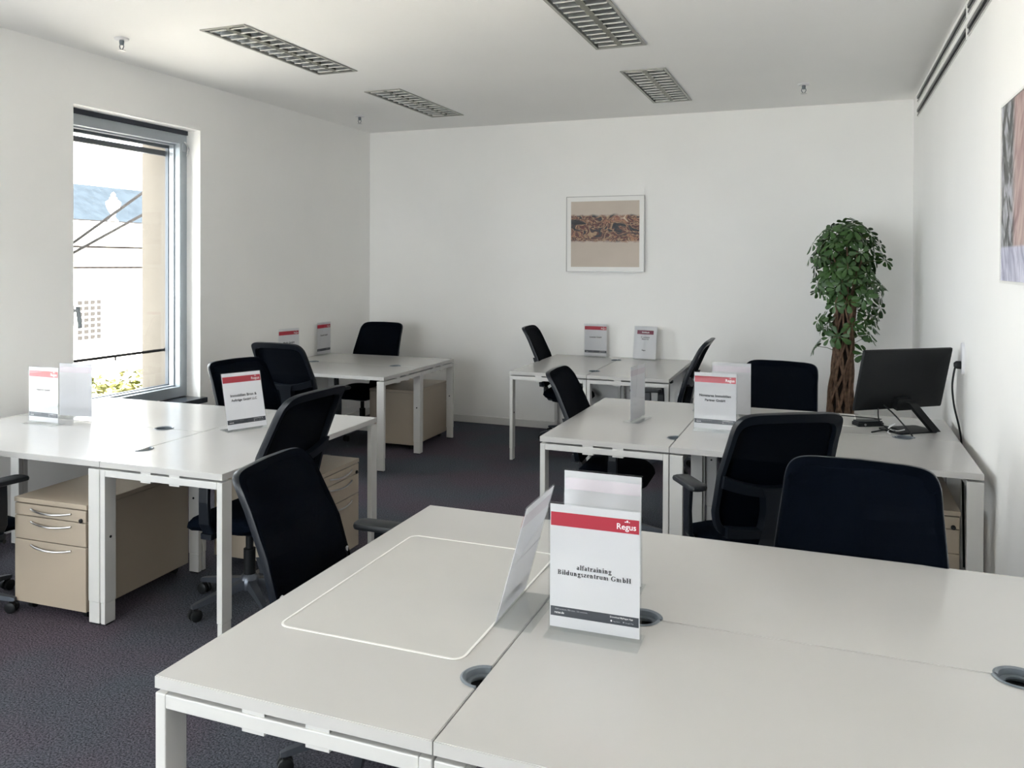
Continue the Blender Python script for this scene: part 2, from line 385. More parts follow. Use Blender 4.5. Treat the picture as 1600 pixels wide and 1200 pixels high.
struct(B('trim_roof_slab', M['ceiling'], None, XL-.6, XR+.4, YF-.4, YB+.4, H+.25, H+.45))
struct(B('wall_back', M['wall'], None, XL-.6, XR+.4, YB, YB+.35, 0, H))
struct(B('wall_right', M['wall'], None, XR, XR+.35, YF-.35, YB, 0, H))
XO = XL-.56
def wall_with_openings():
    bm = bmesh.new(); edges = []
    for yc in sorted(WIN): edges += [yc+WY0, yc+WY1]
    ys = [YF-.35]+edges+[YB]
    for i in range(0, len(ys), 2): box(bm, XO, XL, ys[i], ys[i+1], 0, H)
    for yc in WIN:
        box(bm, XO, XL, yc+WY0, yc+WY1, 0, WZ0); box(bm, XO, XL, yc+WY0, yc+WY1, WZ1, H)
    bmesh.ops.remove_doubles(bm, verts=bm.verts, dist=1e-5)
    return fin('wall_left', bm, M['wall'])
struct(wall_with_openings())
def front_wall():
    bm = bmesh.new(); xs = [XL]
    for a, b in ADDED_BACK_WIN: xs += [a, b]
    xs.append(XR)
    for i in range(0, len(xs), 2): box(bm, xs[i], xs[i+1], YF-.35, YF, 0, H)
    for a, b in ADDED_BACK_WIN:
        box(bm, a, b, YF-.35, YF, 0, .5); box(bm, a, b, YF-.35, YF, 2.7, H)
    bmesh.ops.remove_doubles(bm, verts=bm.verts, dist=1e-5)
    return fin('wall_front', bm, M['wall'])
struct(front_wall())
struct(B('baseboard_back', M['trim'], None, XL+.014, XR-.014, YB-.014, YB, 0, .072, .003))
struct(B('baseboard_left', M['trim'], None, XL, XL+.014, YF, YB, 0, .072, .003))
struct(B('baseboard_right', M['trim'], None, XR-.014, XR, YF, YB, 0, .072, .003))

# windows of the left wall
def window(idx, yc):
    y0, y1 = yc+WY0, yc+WY1
    root = bpy.data.objects.new('window_%d' % idx, None); COL.objects.link(root); root['kind'] = 'structure'
    xa, xb = XL-.135, XL-.235
    def fr(name, m, x0, x1, w, yi0, yi1, z0, z1):
        bm = bmesh.new()
        o = [(yi0, z0), (yi1, z0), (yi1, z1), (yi0, z1)]; i = [(yi0+w, z0+w), (yi1-w, z0+w), (yi1-w, z1-w), (yi0+w, z1-w)]
        V = {}
        for nm, pts in (('o', o), ('i', i)):
            for k, (y, z) in enumerate(pts):
                for x in (x0, x1): V[(nm, k, x)] = bm.verts.new((x, y, z))
        for k in range(4):
            j = (k+1) % 4
            bm.faces.new((V[('o', k, x1)], V[('o', j, x1)], V[('i', j, x1)], V[('i', k, x1)]))
            bm.faces.new((V[('o', k, x0)], V[('o', j, x0)], V[('i', j, x0)], V[('i', k, x0)]))
            bm.faces.new((V[('o', k, x0)], V[('o', j, x0)], V[('o', j, x1)], V[('o', k, x1)]))
            bm.faces.new((V[('i', k, x0)], V[('i', j, x0)], V[('i', j, x1)], V[('i', k, x1)]))
        return fin(name, bm, m, root)
    fr('window_frame', M['alu'], xb, xa, .055, y0, y1, WZ0+.02, WZ1-.03)
    fr('window_sash', M['alu'], xb+.02, xa+.008, .03, y0+.052, y1-.052, WZ0+.068, WZ1-.08)
    fr('glazing_bead', M['alulight'], xb+.012, xa-.045, .012, y0+.08, y1-.08, WZ0+.096, WZ1-.108)
    fr('outer_sash_rim', M['rimblue'], xb-.03, xb+.002, .09, y0+.002, y1-.002, WZ0+.022, WZ1-.05)
    B('window_pane', M['glass'], root, xb+.034, xb+.040, y0+.084, y1-.084, WZ0+.10, WZ1-.112)
    B('head_trim', M['darktrim'], root, xa-.02, xa+.012, y0, y1, WZ1-.034, WZ1)
    # inner sill and its nose
    B('window_sill', M['sill'], root, xa-.02, XL+.05, y0+.001, y1+.028, WZ0-.03, WZ0+.012, .004)
    # blind: bottom rail and two guide rails outside the pane
    B('blind_bottom_rail', M['blind'], root, xb-.07, xb-.035, y0+.03, y1-.02, 2.466, 2.507, .004)
    B('blind_box', M['blind'], root, xb-.09, xb-.032, y0+.012, y1-.002, WZ1-.085, WZ1-.03, .004)
    B('blind_guide', M['blind'], root, xb-.075, xb-.05, y1-.03, y1-.01, WZ0+.03, WZ1-.05, .002)
    # handle on the left stile
    bm = bmesh.new(); box(bm, xa+.008, xa+.026, y0+.056, y0+.100, 1.20, 1.34, .004)
    box(bm, xa+.026, xa+.060, y0+.082, y0+.098, 1.295, 1.318, .003)
    hd = fin('window_handle', bm, M['lightplastic'], root)
    bm = bmesh.new(); loft(bm, [[(xa+.066+x, y0+.092+(1.33-z)*.13+y, z) for x, y in rrect(.010, .012*s, .005, 3)] for z, s in ((1.335, 1), (1.27, 1.1), (1.19, 1))])
    fin('handle_lever', bm, M['alu'], hd)
    # corner hinge
    bm = bmesh.new(); box(bm, xa-.002, xa+.014, y1-.056, y1-.02, 2.50, 2.56, .003)
    hg = fin('window_hinge', bm, M['alulight'], root)
    bm = bmesh.new(); tube(bm, [(xa+.015, y1-.042, 2.575), (xa+.026, y1-.026, 2.55), (xa+.03, y1-.012, 2.52), (xa+.02, y1-.022, 2.465)], .005, 6)
    fin('hinge_arm', bm, M['chrome'], hg)
    # outside: deep rendered reveal lining (three sides) and a guard rail
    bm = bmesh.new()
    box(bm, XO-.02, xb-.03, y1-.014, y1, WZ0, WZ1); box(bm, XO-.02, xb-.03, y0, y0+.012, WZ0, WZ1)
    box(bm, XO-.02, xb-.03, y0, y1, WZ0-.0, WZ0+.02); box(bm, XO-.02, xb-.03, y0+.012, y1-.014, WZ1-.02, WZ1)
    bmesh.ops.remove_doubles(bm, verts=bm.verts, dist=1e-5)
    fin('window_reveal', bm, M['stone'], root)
    bm = bmesh.new(); tube(bm, [(xb-.09, y0+.012, .935), (xb-.09, y1-.014, .935)], .011, 8)
    gr = fin('guard_rail', bm, M['rod'], root)
    bm = bmesh.new(); lathe(bm, [(.018, 0), (.018, .014)], 12); fin('rail_flange', bm, M['rod'], gr, (xb-.09, y1-.014, .935), (R(90), 0, 0))
    bm = bmesh.new(); tube(bm, [(xb-.09, yc+.06, .928), (xb-.09, yc+.06, .90)], .007, 6); fin('rail_bracket', bm, M['rod'], gr)
    return root
for i, yc in enumerate(WIN): window(i+1, yc)
for k, (a, b) in enumerate(ADDED_BACK_WIN):  # added unseen windows that light the room from behind
    root = bpy.data.objects.new('window_%d' % (len(WIN)+k+1), None); COL.objects.link(root); root['kind'] = 'structure'
    bm = bmesh.new()
    for x0, x1, z0, z1 in ((a, a+.06, .5, 2.7), (b-.06, b, .5, 2.7), (a+.06, b-.06, .5, .57), (a+.06, b-.06, 2.63, 2.7)): box(bm, x0, x1, YF-.2, YF-.12, z0, z1)
    bmesh.ops.remove_doubles(bm, verts=bm.verts, dist=1e-5)
    fin('window_frame', bm, M['alu'], root)
    B('window_pane', M['glass'], root, a+.06, b-.06, YF-.165, YF-.158, .57, 2.63)

# slot diffusers high on the right wall
def slot_run(idx, y0, y1):
    root = bpy.data.objects.new('trim_%d' % idx, None); COL.objects.link(root); root['kind'] = 'structure'
    for z0, z1 in ((2.935, 2.99), (2.822, 2.885)):
        bm = bmesh.new(); t = .006
        for a, b, c, d in ((y0, y1, z0-t, z0), (y0, y1, z1, z1+t), (y0-t, y0, z0-t, z1+t), (y1, y1+t, z0-t, z1+t)):
            box(bm, XR-.006, XR, a, b, c, d)
        bmesh.ops.remove_doubles(bm, verts=bm.verts, dist=1e-5)
        f = fin('diffuser_frame', bm, M['frame'], root)
        B('diffuser_slot', M['dark'], f, XR-.003, XR, y0, y1, z0, z1)
        B('diffuser_blade', M['slot'], f, XR-.012, XR-.002, y0, y1, z1-.030, z1-.008, .003)
        B('diffuser_lip', M['slot'], f, XR-.010, XR-.002, y0, y1, z0, z0+.012, .003)
slot_run(1, 4.84, 7.23); slot_run(2, 2.37, 4.765)

# ------------------------------------------------------------------ outside: facade across the street
gx = -20.0
tag(B('street_ground', M['street'], None, -70, 70, -70, 70, -9.2, -9.0), 'pale paved street surface far below the window', 'street')
bld = thing('facade_building', 'pale sunlit stone building with slate roof across the street outside the window', 'building', (gx, 20, -9))
def fbox(name, m, x0, x1, y0, y1, z0, z1, par=bld, bev=0): return B(name, m, par, x0, x1, y0-20, y1-20, z0+9, z1+9, bev)
fbox('wall', M['facade'], -9, 0, 6, 40, -9, 1.3)
fbox('architrave', M['facade'], -.1, .12, 6, 40, 1.24, 1.42)
fbox('painted_shade_strip', M['facadedark'], .0, .135, 6, 40, 1.42, 1.475)  # dark strips paint the shade under the ledges and between the dentils
fbox('painted_shade_strip', M['facadedark'], .0, .60, 6, 40, 2.015, 2.075)
fbox('painted_shade_strip', M['facadedark'], .0, .19, 6, 40, 2.80, 2.83)
fbox('frieze', M['facade'], -.1, .05, 6, 40, 1.47, 1.70)
fbox('cornice', M['facade'], -.1, .55, 6, 40, 1.84, 2.02)
fbox('upper_cornice', M['facade'], -.1, .65, 6, 40, 2.07, 2.14)
fbox('parapet_wall', M['facade'], -1, .1, 6, 40, 2.02, 2.78)
fbox('parapet_cap', M['facade'], -1, .18, 6, 40, 2.72, 2.80)
fbox('painted_shade_strip', M['facadedark'], .0, .06, 6, 40, 1.70, 1.76)
d0 = fbox('dentil', M['facade'], .05, .32, 16.0, 16.13, 1.60, 1.82)
for k in range(1, 22):
    c = d0.copy(); COL.objects.link(c); c.location = (0, k*.27, 0)
bm = bmesh.new()
vs = [bm.verts.new(p) for p in ((-1, -14, 11.7), (-1, 20, 11.7), (-3.2, 20, 13.2), (-3.2, -14, 13.2), (-6.4, -14, 11.7), (-6.4, 20, 11.7))]
bm.faces.new((vs[0], vs[1], vs[2], vs[3])); bm.faces.new((vs[3], vs[2], vs[5], vs[4])); bm.faces.new((vs[1], vs[5], vs[2])); bm.faces.new((vs[0], vs[3], vs[4])); bm.faces.new((vs[0], vs[4], vs[5], vs[1]))
fin('roof', bm, M['roof'], bld)
bm = bmesh.new(); lathe(bm, [(.15, 0), (.15, .07), (.09, .13), (.05, .22), (.07, .27), (.15, .40), (.205, .55), (.21, .63), (.18, .66), (.10, .72), (.11, .76), (.06, .80), (.07, .86), (.02, .93)], 16)
fin('stone_urn', bm, M['facade'], bld, (-.1, 18.52-20, 11.79), smooth=True)
for yw, z0, z1 in ((17.55, -.66, .52), (20.6, -.66, .52)):
    f = fbox('window', M['facade'], .0, .06, yw-.55, yw+.55, z0-.1, z1+.16)
    for iy in range(4):
        for iz in range(7):
            ya = yw-.42+iy*.215; za = z0+iz*(z1-z0)/7
            fbox('pane', M['paneglass'], .055, .07, ya, ya+.155, za+.03, za+(z1-z0)/7-.02, f)
fbox('string_course', M['facade'], 0, .18, 6, 40, -2.2, -2.0)
# street trees: lumpy crowns of real leaf clumps
def street_tree(x, y, ztop, r, label):
    t = thing('street_tree', label, 'tree', (x, y, -9))
    bm = bmesh.new(); tube(bm, [(0, 0, 0), (.05, 0, 3), (0, .1, ztop+9-r)], [.2, .16, .08], 8); fin('trunk', bm, M['bark'], t)
    bm = bmesh.new()
    for k in range(520):
        v = Vector((random.gauss(0, 1), random.gauss(0, 1), random.gauss(0, 1))).normalized()*r*random.uniform(.55, 1.0)
        v.z *= .8
        s = random.uniform(.05, .11)
        q = Matrix.Rotation(random.uniform(0, 6.28), 3, 'Z') @ Matrix.Rotation(random.uniform(-1, 1), 3, 'X')
        c = Vector((0, 0, ztop+9-r*.8))+v
        bm.faces.new([bm.verts.new(c+q @ Vector(p)*s) for p in ((-1, -.6, 0), (.2, -1, .2), (1, 0, 0), (.3, .9, .2), (-.8, .7, 0))])
    o = fin('crown', bm, M['tree'], t, normals=False); o['kind'] = 'stuff'
street_tree(-14.5, 12.75, -.72, .95, 'yellow-green street tree top low in the window, left one')
street_tree(-14.9, 14.75, -.78, .95, 'yellow-green street tree top low in the window, right one beside the beige reveal')
# two thin stay rods outside the window
for a, b, lab in (((-5.6, 4.30, 1.48), (-5.6, 5.9, 2.514), 'upper thin grey stay rod slanting up outside the window'), ((-5.6, 4.30, 1.474), (-5.6, 5.9, 2.254), 'lower thin grey stay rod slanting up outside the window')):
    bm = bmesh.new(); tube(bm, [a, b, (XO-.006, b[1]+.02, b[2]+.02)], .013, 8); tag(fin('stay_rod', bm, M['rod']), lab, 'rod')

# ------------------------------------------------------------------ ceiling lamps and sprinklers
def make_lamp(x, y, label):
    t = thing('louvre_lamp', label, 'ceiling light', (x, y, H), 0, 'recessed louvre lamps')
    w, l = LW/2, LL/2
    bm = bmesh.new()
    for a, b, c, d in ((-w-.012, -w+.006, -l-.012, l+.012), (w-.006, w+.012, -l-.012, l+.012), (-w+.006, w-.006, -l-.012, -l+.008), (-w+.006, w-.006, l-.008, l+.012)):
        box(bm, a, b, c, d, -.006, .004)
    bmesh.ops.remove_doubles(bm, verts=bm.verts, dist=1e-5)
    fin('lamp_frame', bm, M['lampframe'], t)
    # housing: open trough with a parabolic double reflector
    bm = bmesh.new(); sec = []
    for k in range(9):
        u = -w+.004+(w-.008)*2*k/8/1.0
        sec.append(u)
    prof = []
    for half in (-1, 1):
        c = half*(w/2)
        for k in range(9):
            s = -1+2*k/8
            prof.append((c+s*(w/2-.008), .085-.075*abs(s)**2.2))
    A = [bm.verts.new((u, -l+.004, z)) for u, z in prof]; Bv = [bm.verts.new((u, l-.004, z)) for u, z in prof]
    for k in range(len(prof)-1): bm.faces.new((A[k], A[k+1], Bv[k+1], Bv[k]))
    fin('reflector', bm, M['reflector'], t, smooth=True, normals=False)
    bm = bmesh.new(); box(bm, -w, w, -l, l, .092, .1); box(bm, -w, -w+.003, -l, l, .0, .092); box(bm, w-.003, w, -l, l, 0, .092); box(bm, -w+.003, w-.003, -l, -l+.003, 0, .092); box(bm, -w+.003, w-.003, l-.003, l, 0, .092)
    bmesh.ops.remove_doubles(bm, verts=bm.verts, dist=1e-5)
    fin('lamp_housing', bm, M['lampframe'], t)
    for s in (-1, 1):
        bm = bmesh.new(); tube(bm, [(s*w/2, -l+.03, .05), (s*w/2, l-.03, .05)], .008, 8); fin('lamp_tube', bm, M['tube'], t)
    bm = bmesh.new(); loft(bm, [[(-.022, yy, .0), (.022, yy, .0), (.004, yy, .05), (-.004, yy, .05)] for yy in (-l+.004, l-.004)])
    fin('louvre_spine', bm, M['spine'], t)
    b0 = None; n = 13
    for k in range(n):
        yy = -l+LL*(k+.5)/n
        for s in (-1, 1):
            if b0 is None:
                bm = bmesh.new(); loft(bm, [[(xx, -.0045, .0), (xx, .0045, .0), (xx, .0015, .040), (xx, -.0015, .040)] for xx in (-w/2+.018, w/2-.014)])
                b0 = fin('louvre_blade', bm, M['louvre'], t, (s*w/2, yy, .001))
                bright_edge = B('blade_edge_highlight', M['bright_edge'], b0, -w/2+.018, w/2-.014, -.006, .006, -.004, 0)  # strip added to paint the bright lower edge of the blade
            else:
                c = b0.copy(); COL.objects.link(c); c.location = (s*w/2, yy, .001)
                d = bright_edge.copy(); COL.objects.link(d); d.parent = c
    return t
for (x, y), lab in zip(LAMPS, ('long louvre ceiling lamp on the left, nearer of the two left ones', 'louvre ceiling lamp on the left, nearer the back wall', 'louvre ceiling lamp cut by the top edge of the picture', 'louvre ceiling lamp above the framed band picture')):
    make_lamp(x, y, lab)
def sprinkler(x, y, label):
    t = thing('sprinkler', label, 'sprinkler', (x, y, H), 0, 'ceiling sprinklers')
    bm = bmesh.new(); lathe(bm, [(.012, -.012), (.040, -.010), (.044, -.004), (.044, 0)], 20); fin('rosette', bm, M['lightplastic'], t)
    bm = bmesh.new(); lathe(bm, [(.006, -.042), (.013, -.038), (.015, -.022), (.013, -.010)], 12); fin('sprinkler_body', bm, M['ringgrey'], t)
    bm = bmesh.new(); tube(bm, [(.012, 0, -.034), (.017, 0, -.05), (.010, 0, -.066), (0, 0, -.070)], .003, 6); fin('yoke_arm', bm, M['ringgrey'], t)
    bm = bmesh.new(); tube(bm, [(-.012, 0, -.034), (-.017, 0, -.05), (-.010, 0, -.066), (0, 0, -.070)], .003, 6); fin('yoke_arm', bm, M['ringgrey'], t)
    bm = bmesh.new(); lathe(bm, [(.022, -.077), (.024, -.074), (.006, -.069)], 16); fin('deflector', bm, M['chrome'], t)
sprinkler(-4.10, 3.843, 'small sprinkler head at upper left beside the near left lamp')
sprinkler(-4.133, 6.664, 'small sprinkler head near the back left ceiling corner')
sprinkler(-0.165, 6.657, 'small sprinkler head on the right near the back wall')

# ------------------------------------------------------------------ pictures
def picture(name, label, art, W_, H_, loc, rz, fw, m_w, fm='frame'):
    # local: hangs in the XZ plane, faces -Y
    t = thing(name, label, 'picture', loc, rz)
    bm = bmesh.new(); d = .028
    for a, b, c, e in ((-W_/2, -W_/2+fw, -H_/2, H_/2), (W_/2-fw, W_/2, -H_/2, H_/2), (-W_/2+fw, W_/2-fw, -H_/2, -H_/2+fw), (-W_/2+fw, W_/2-fw, H_/2-fw, H_/2)):
        box(bm, a, b, -d, 0, c, e)
    bmesh.ops.remove_doubles(bm, verts=bm.verts, dist=1e-5)
    fin('picture_frame', bm, M[fm], t)
    if m_w: B('mount_board', M['mount'], t, -W_/2+fw, W_/2-fw, -d+.008, -.002, -H_/2+fw, H_/2-fw)
    i = fw+m_w
    B('print', art, t, -W_/2+i, W_/2-i, -d+.006, -.004, -H_/2+i, H_/2-i)
    return t
picture('framed_print', 'white framed abstract print with dark ragged band on back wall', M['art1'], .768, .728, (-1.976, YB-.001, 1.916), 0, .006, .042, 'pframe')
t = picture('framed_painting', 'large abstract grey and pink painting on right wall at picture edge', mat('tmp', (1, 1, 1)), 1.0, .715, (XR-.001, 3.272, 1.920), R(-90), .010, 0)
for o in COL.objects:
    if o.parent is t and o.name.startswith('print'):
        # rebuild in wall orientation so that the Generated axes follow Y and Z
        bm = bmesh.new(); box(bm, -.024, -.006, -.49, .49, -.347, .347)
        bmesh.ops.recalc_face_normals(bm, faces=bm.faces)
        me = bpy.data.meshes.new('print'); bm.to_mesh(me); bm.free(); me.materials.append(M['art2']); o.data = me; o.rotation_euler = (0, 0, R(90))

# ------------------------------------------------------------------ desks
DZ, TT = 0.74, 0.027
def make_desk(label, Ln, Dp, loc, rz, holes=(.255, 1.08), shut=()):
    t = thing('office_desk', label, 'desk', (loc[0], loc[1], 0), rz)
    g = .0015; rad = .048
    pts = [(g, g), (Ln-g, g), (Ln-g, Dp-g)]
    for hx in sorted(holes, reverse=True):
        for k in range(13):
            a = PI*k/12; pts.append((hx+rad*math.cos(a), Dp-g-rad*math.sin(a)))
    pts.append((g, Dp-g))
    bm = bmesh.new(); poly_prism(bm, pts, DZ-TT, DZ)
    es = [e for e in bm.edges if abs(e.verts[0].co.z-e.verts[1].co.z) < 1e-6 and e.verts[0].co.z > DZ-.001]
    bmesh.ops.bevel(bm, geom=es, offset=.0018, segments=2, affect='EDGES')
    fin('desktop', bm, M['desk'], t)
    # half-round cable outlets
    for hx in holes:
        bm = bmesh.new(); ro, ri = rad-.0004, rad-.008
        prof = [(rad+.003, .0015), (rad-.002, .004), (ri, .001), (ri-.001, -.03), (ri+.003, -.03), (ro, -.012), (ro, .0008)]
        n = 14; rings = []
        for k in range(n+1):
            a = PI*k/n
            rings.append([bm.verts.new((r*math.cos(a), -r*math.sin(a), z)) for r, z in prof])
        for i in range(n):
            for k in range(len(prof)):
                bm.faces.new((rings[i][k], rings[i][(k+1) % len(prof)], rings[i+1][(k+1) % len(prof)], rings[i+1][k]))
        bm.faces.new(rings[0]); bm.faces.new(rings[-1][::-1])
        gq = fin('cable_outlet', bm, M['ringgrey'], t, (hx, Dp-g, DZ), smooth=True)
        bm = bmesh.new(); poly_prism(bm, [(.040*math.cos(PI*k/12), -.040*math.sin(PI*k/12)) for k in range(13)], -.029, -.026)
        fin('outlet_floor', bm, M['dark'], gq)
        bm = bmesh.new(); poly_prism(bm, [(.039*math.cos(PI*k/12), -.039*math.sin(PI*k/12)) for k in range(13)]+[(-.026*math.cos(PI*k/12), -.024*math.sin(PI*k/12)-.004) for k in range(13)], -.016, -.012)
        fin('outlet_cover', bm, M['ringgrey'], gq)
    lt = .703; lx, ly = .064, .028; e = .002
    for ix in (0, 1):
        x0 = e if ix == 0 else Ln-e-lx
        for iy in (0, 1):
            y0 = e if iy == 0 else Dp-e-ly
            lg = B('desk_leg', M['deskleg'], t, x0, x0+lx, y0, y0+ly, .102, lt, .0025)
            B('leg_foot', M['deskleg'], lg, x0+.002, x0+lx-.002, y0+.002, y0+ly-.002, .006, .101, .002)
            B('leg_glide', M['black'], lg, x0+.008, x0+lx-.008, y0+.004, y0+ly-.004, 0, .006)
            s = 1 if iy == 0 else -1
            bm = bmesh.new(); lathe(bm, [(.006, 0), (.006, .0025)], 10)
            fin('leg_bolt', bm, M['black'], lg, (x0+lx/2, y0+ly if iy == 0 else y0, .395), (R(-90*s), 0, 0))
        bmk = B('end_beam', M['deskleg'], t, x0, x0+lx, e+ly, Dp-e-ly, lt-.031, lt, .0025)
        for yc in (Dp/2-.078, Dp/2+.078):
            B('beam_clip', M['deskleg'], bmk, x0+.004, x0+lx-.004, yc-.028, yc+.028, lt, DZ-TT)
            B('beam_clip', M['deskleg'], bmk, x0+.003, x0+lx-.003, yc-.028, yc+.028, lt-.039, lt-.031, .001)
    B('underframe_rail', M['deskleg'], t, e+lx, Ln-e-lx, Dp*.72, Dp*.72+.03, lt-.03, lt)
    return t
class Cluster:
    def __init__(s, x, y, a): s.x, s.y, s.a = x, y, R(a)
    def p(s, u, v): return (s.x+u*math.cos(s.a)-v*math.sin(s.a), s.y+u*math.sin(s.a)+v*math.cos(s.a))
    def desk(s, label, user, u0, v0, u1, v1, **k):
        W_, D_ = u1-u0, v1-v0
        if user == 'front': return make_desk(label, W_, D_, s.p(u0, v0), s.a, **k)
        if user == 'back': return make_desk(label, W_, D_, s.p(u1, v1), s.a+PI, **k)
        if user == 'left': return make_desk(label, D_, W_, s.p(u0, v1), s.a-PI/2, **k)
        if user == 'right': return make_desk(label, D_, W_, s.p(u1, v0), s.a+PI/2, **k)
N = Cluster(-1.352, 1.352, .352); L = Cluster(-3.031, 2.715, 1.94); Bc = Cluster(-3.200, 5.520, 1.03); Rc = Cluster(-2.433, 6.238, 1.0); Mc = Cluster(-1.375, 3.959, -.3)
N.desk('white desk in the foreground carrying the frosted writing mat', 'left', 0, 0, .671, 1.331)
N.desk('white desk along the bottom right edge, nearest the camera', 'front', .671, 0, 2.010, .668)
N.desk('white desk directly behind the nearest right-hand desk, before the big dark chair', 'back', .671, .668, 2.010, 1.331)
L.desk('white desk at left with the tilted sign, closest to the room centre', 'right', 0, 0, .667, 1.348)
L.desk('white desk at the left picture edge, over the drawer pedestal', 'front', -1.334, 0, 0, .674)
L.desk('white desk at left under the window, with the blank backed sign', 'back', -1.334, .674, 0, 1.348)
Bc.desk('white desk in the back left corner, front one of the pair', 'front', -1.345, 0, 0, .660)
Bc.desk('white desk in the back left corner, rear one near the wall', 'back', -1.345, .660, 0, 1.329)
Rc.desk('white desk against the back wall, left one of the pair', 'left', 0, 0, .657, 1.330)
Rc.desk('white desk against the back wall, right one below the burgundy sign', 'right', .657, 0, 1.314, 1.330)
Mc.desk('white desk right of centre with the clear sign seen edge-on', 'left', 0, 0, .670, 1.300)
Mc.desk('white desk at right, front one touching the right wall', 'front', .670, 0, 2.016, .688)
Mc.desk('white desk at right carrying the monitor', 'back', .670, .688, 2.016, 1.300)

# ------------------------------------------------------------------ drawer pedestals
def make_pedestal(label, loc, rz, Wd=.385, Dp=.66, Ht=.535):
    # local: front faces -Y, origin at front-left floor corner
    t = thing('drawer_pedestal', label, 'pedestal', (loc[0], loc[1], 0), rz, 'beige drawer pedestals')
    z0 = .045
    B('pedestal_body', M['beige'], t, 0, Wd, .019, Dp, z0, Ht-.024, .002)
    B('pedestal_top', M['beige'], t, -.002, Wd+.002, -.001, Dp+.001, Ht-.022, Ht, .002)
    hs = [(Ht-.080, Ht-.027), (Ht-.190, Ht-.084), (z0+.004, Ht-.194)]
    for k, (a, b) in enumerate(hs):
        d = B('drawer', M['beige'], t, .002, Wd-.002, 0, .018, a, b, .0015)
        zc = b-.028 if k else (a+b)/2
        pts = [(Wd*.24+Wd*.56*s/10, -.003-.017*math.sin(PI*s/10)**.6, zc+.006-.010*math.sin(PI*s/10)) for s in range(11)]
        bm = bmesh.new(); tube(bm, pts, .0042, 8); fin('drawer_handle', bm, M['chrome'], d, smooth=True)
    bm = bmesh.new(); lathe(bm, [(.010, 0), (.010, .006), (.006, .009)], 14)
    fin('lock', bm, M['black'], t, (Wd-.028, -.0005, Ht-.072), (R(90), 0, 0))
    for x in (.05, Wd-.05):
        for y in (.06, Dp-.05):
            bm = bmesh.new(); lathe(bm, [(.020, -.011), (.020, .011)], 14)
            fin('castor', bm, M['black'], t, (x, y, .0205), (0, R(90), 0))
            bm = None
    B('castor_plinth', M['black'], t, .03, Wd-.03, .04, Dp-.03, .036, z0, .002)
    return t
make_pedestal('beige drawer pedestal with three bow handles under the left front desk', (-3.532, 2.690), R(2.4), .43)
make_pedestal('beige drawer pedestal facing right beneath the left desk cluster', L.p(.630, .80), L.a+PI/2, .40)
make_pedestal('beige pedestal turned away beneath the back left desks', (-3.335, 6.925), R(181.0), .44, .675, .52)
make_pedestal('beige drawer pedestal behind the right wall-side desk leg', (.183, 4.08), R(-.3), .385)

# ------------------------------------------------------------------ swivel chairs
def back_y(z):      # side profile of the backrest (forward is +Y)
    P = [(.48, -.195), (.56, -.205), (.66, -.225), (.78, -.262), (.90, -.315), (.99, -.362), (1.05, -.405)]
    if z <= P[0][0]: return P[0][1]
    for (a, ya), (b, yb) in zip(P, P[1:]):
        if z <= b:
            s = (z-a)/(b-a); return ya+(yb-ya)*s
    return P[-1][1]
def back_pt(x, z, off=0.0):
    return Vector((x, back_y(z)+1.0*x*x*.24+off, z))
ZB, ZT = .50, 1.045
def half_w(t):      # half width of the backrest from bottom (0) to top (1)
    return .214+.042*math.sin(PI*min(1, t*1.25+.10))**.8 if t < .6 else .2363-(t-.6)*.012
def outline(n=72, inset_side=0.0, inset_top=0.0, inset_bot=0.0):
    pts = []
    hgt = ZT-ZB
    for k in range(n):
        a = 2*PI*k/n
        ca, sa = math.cos(a), math.sin(a); e = .22
        u = math.copysign(abs(ca)**e, ca); v = math.copysign(abs(sa)**e, sa)
        t = (v+1)/2
        z = ZB+inset_bot+t*(hgt-inset_bot-inset_top)
        w = half_w((z-ZB)/hgt)-inset_side
        pts.append((u*w, z+(.007*(1-(u)**2) if v > .5 else 0)))
    return pts
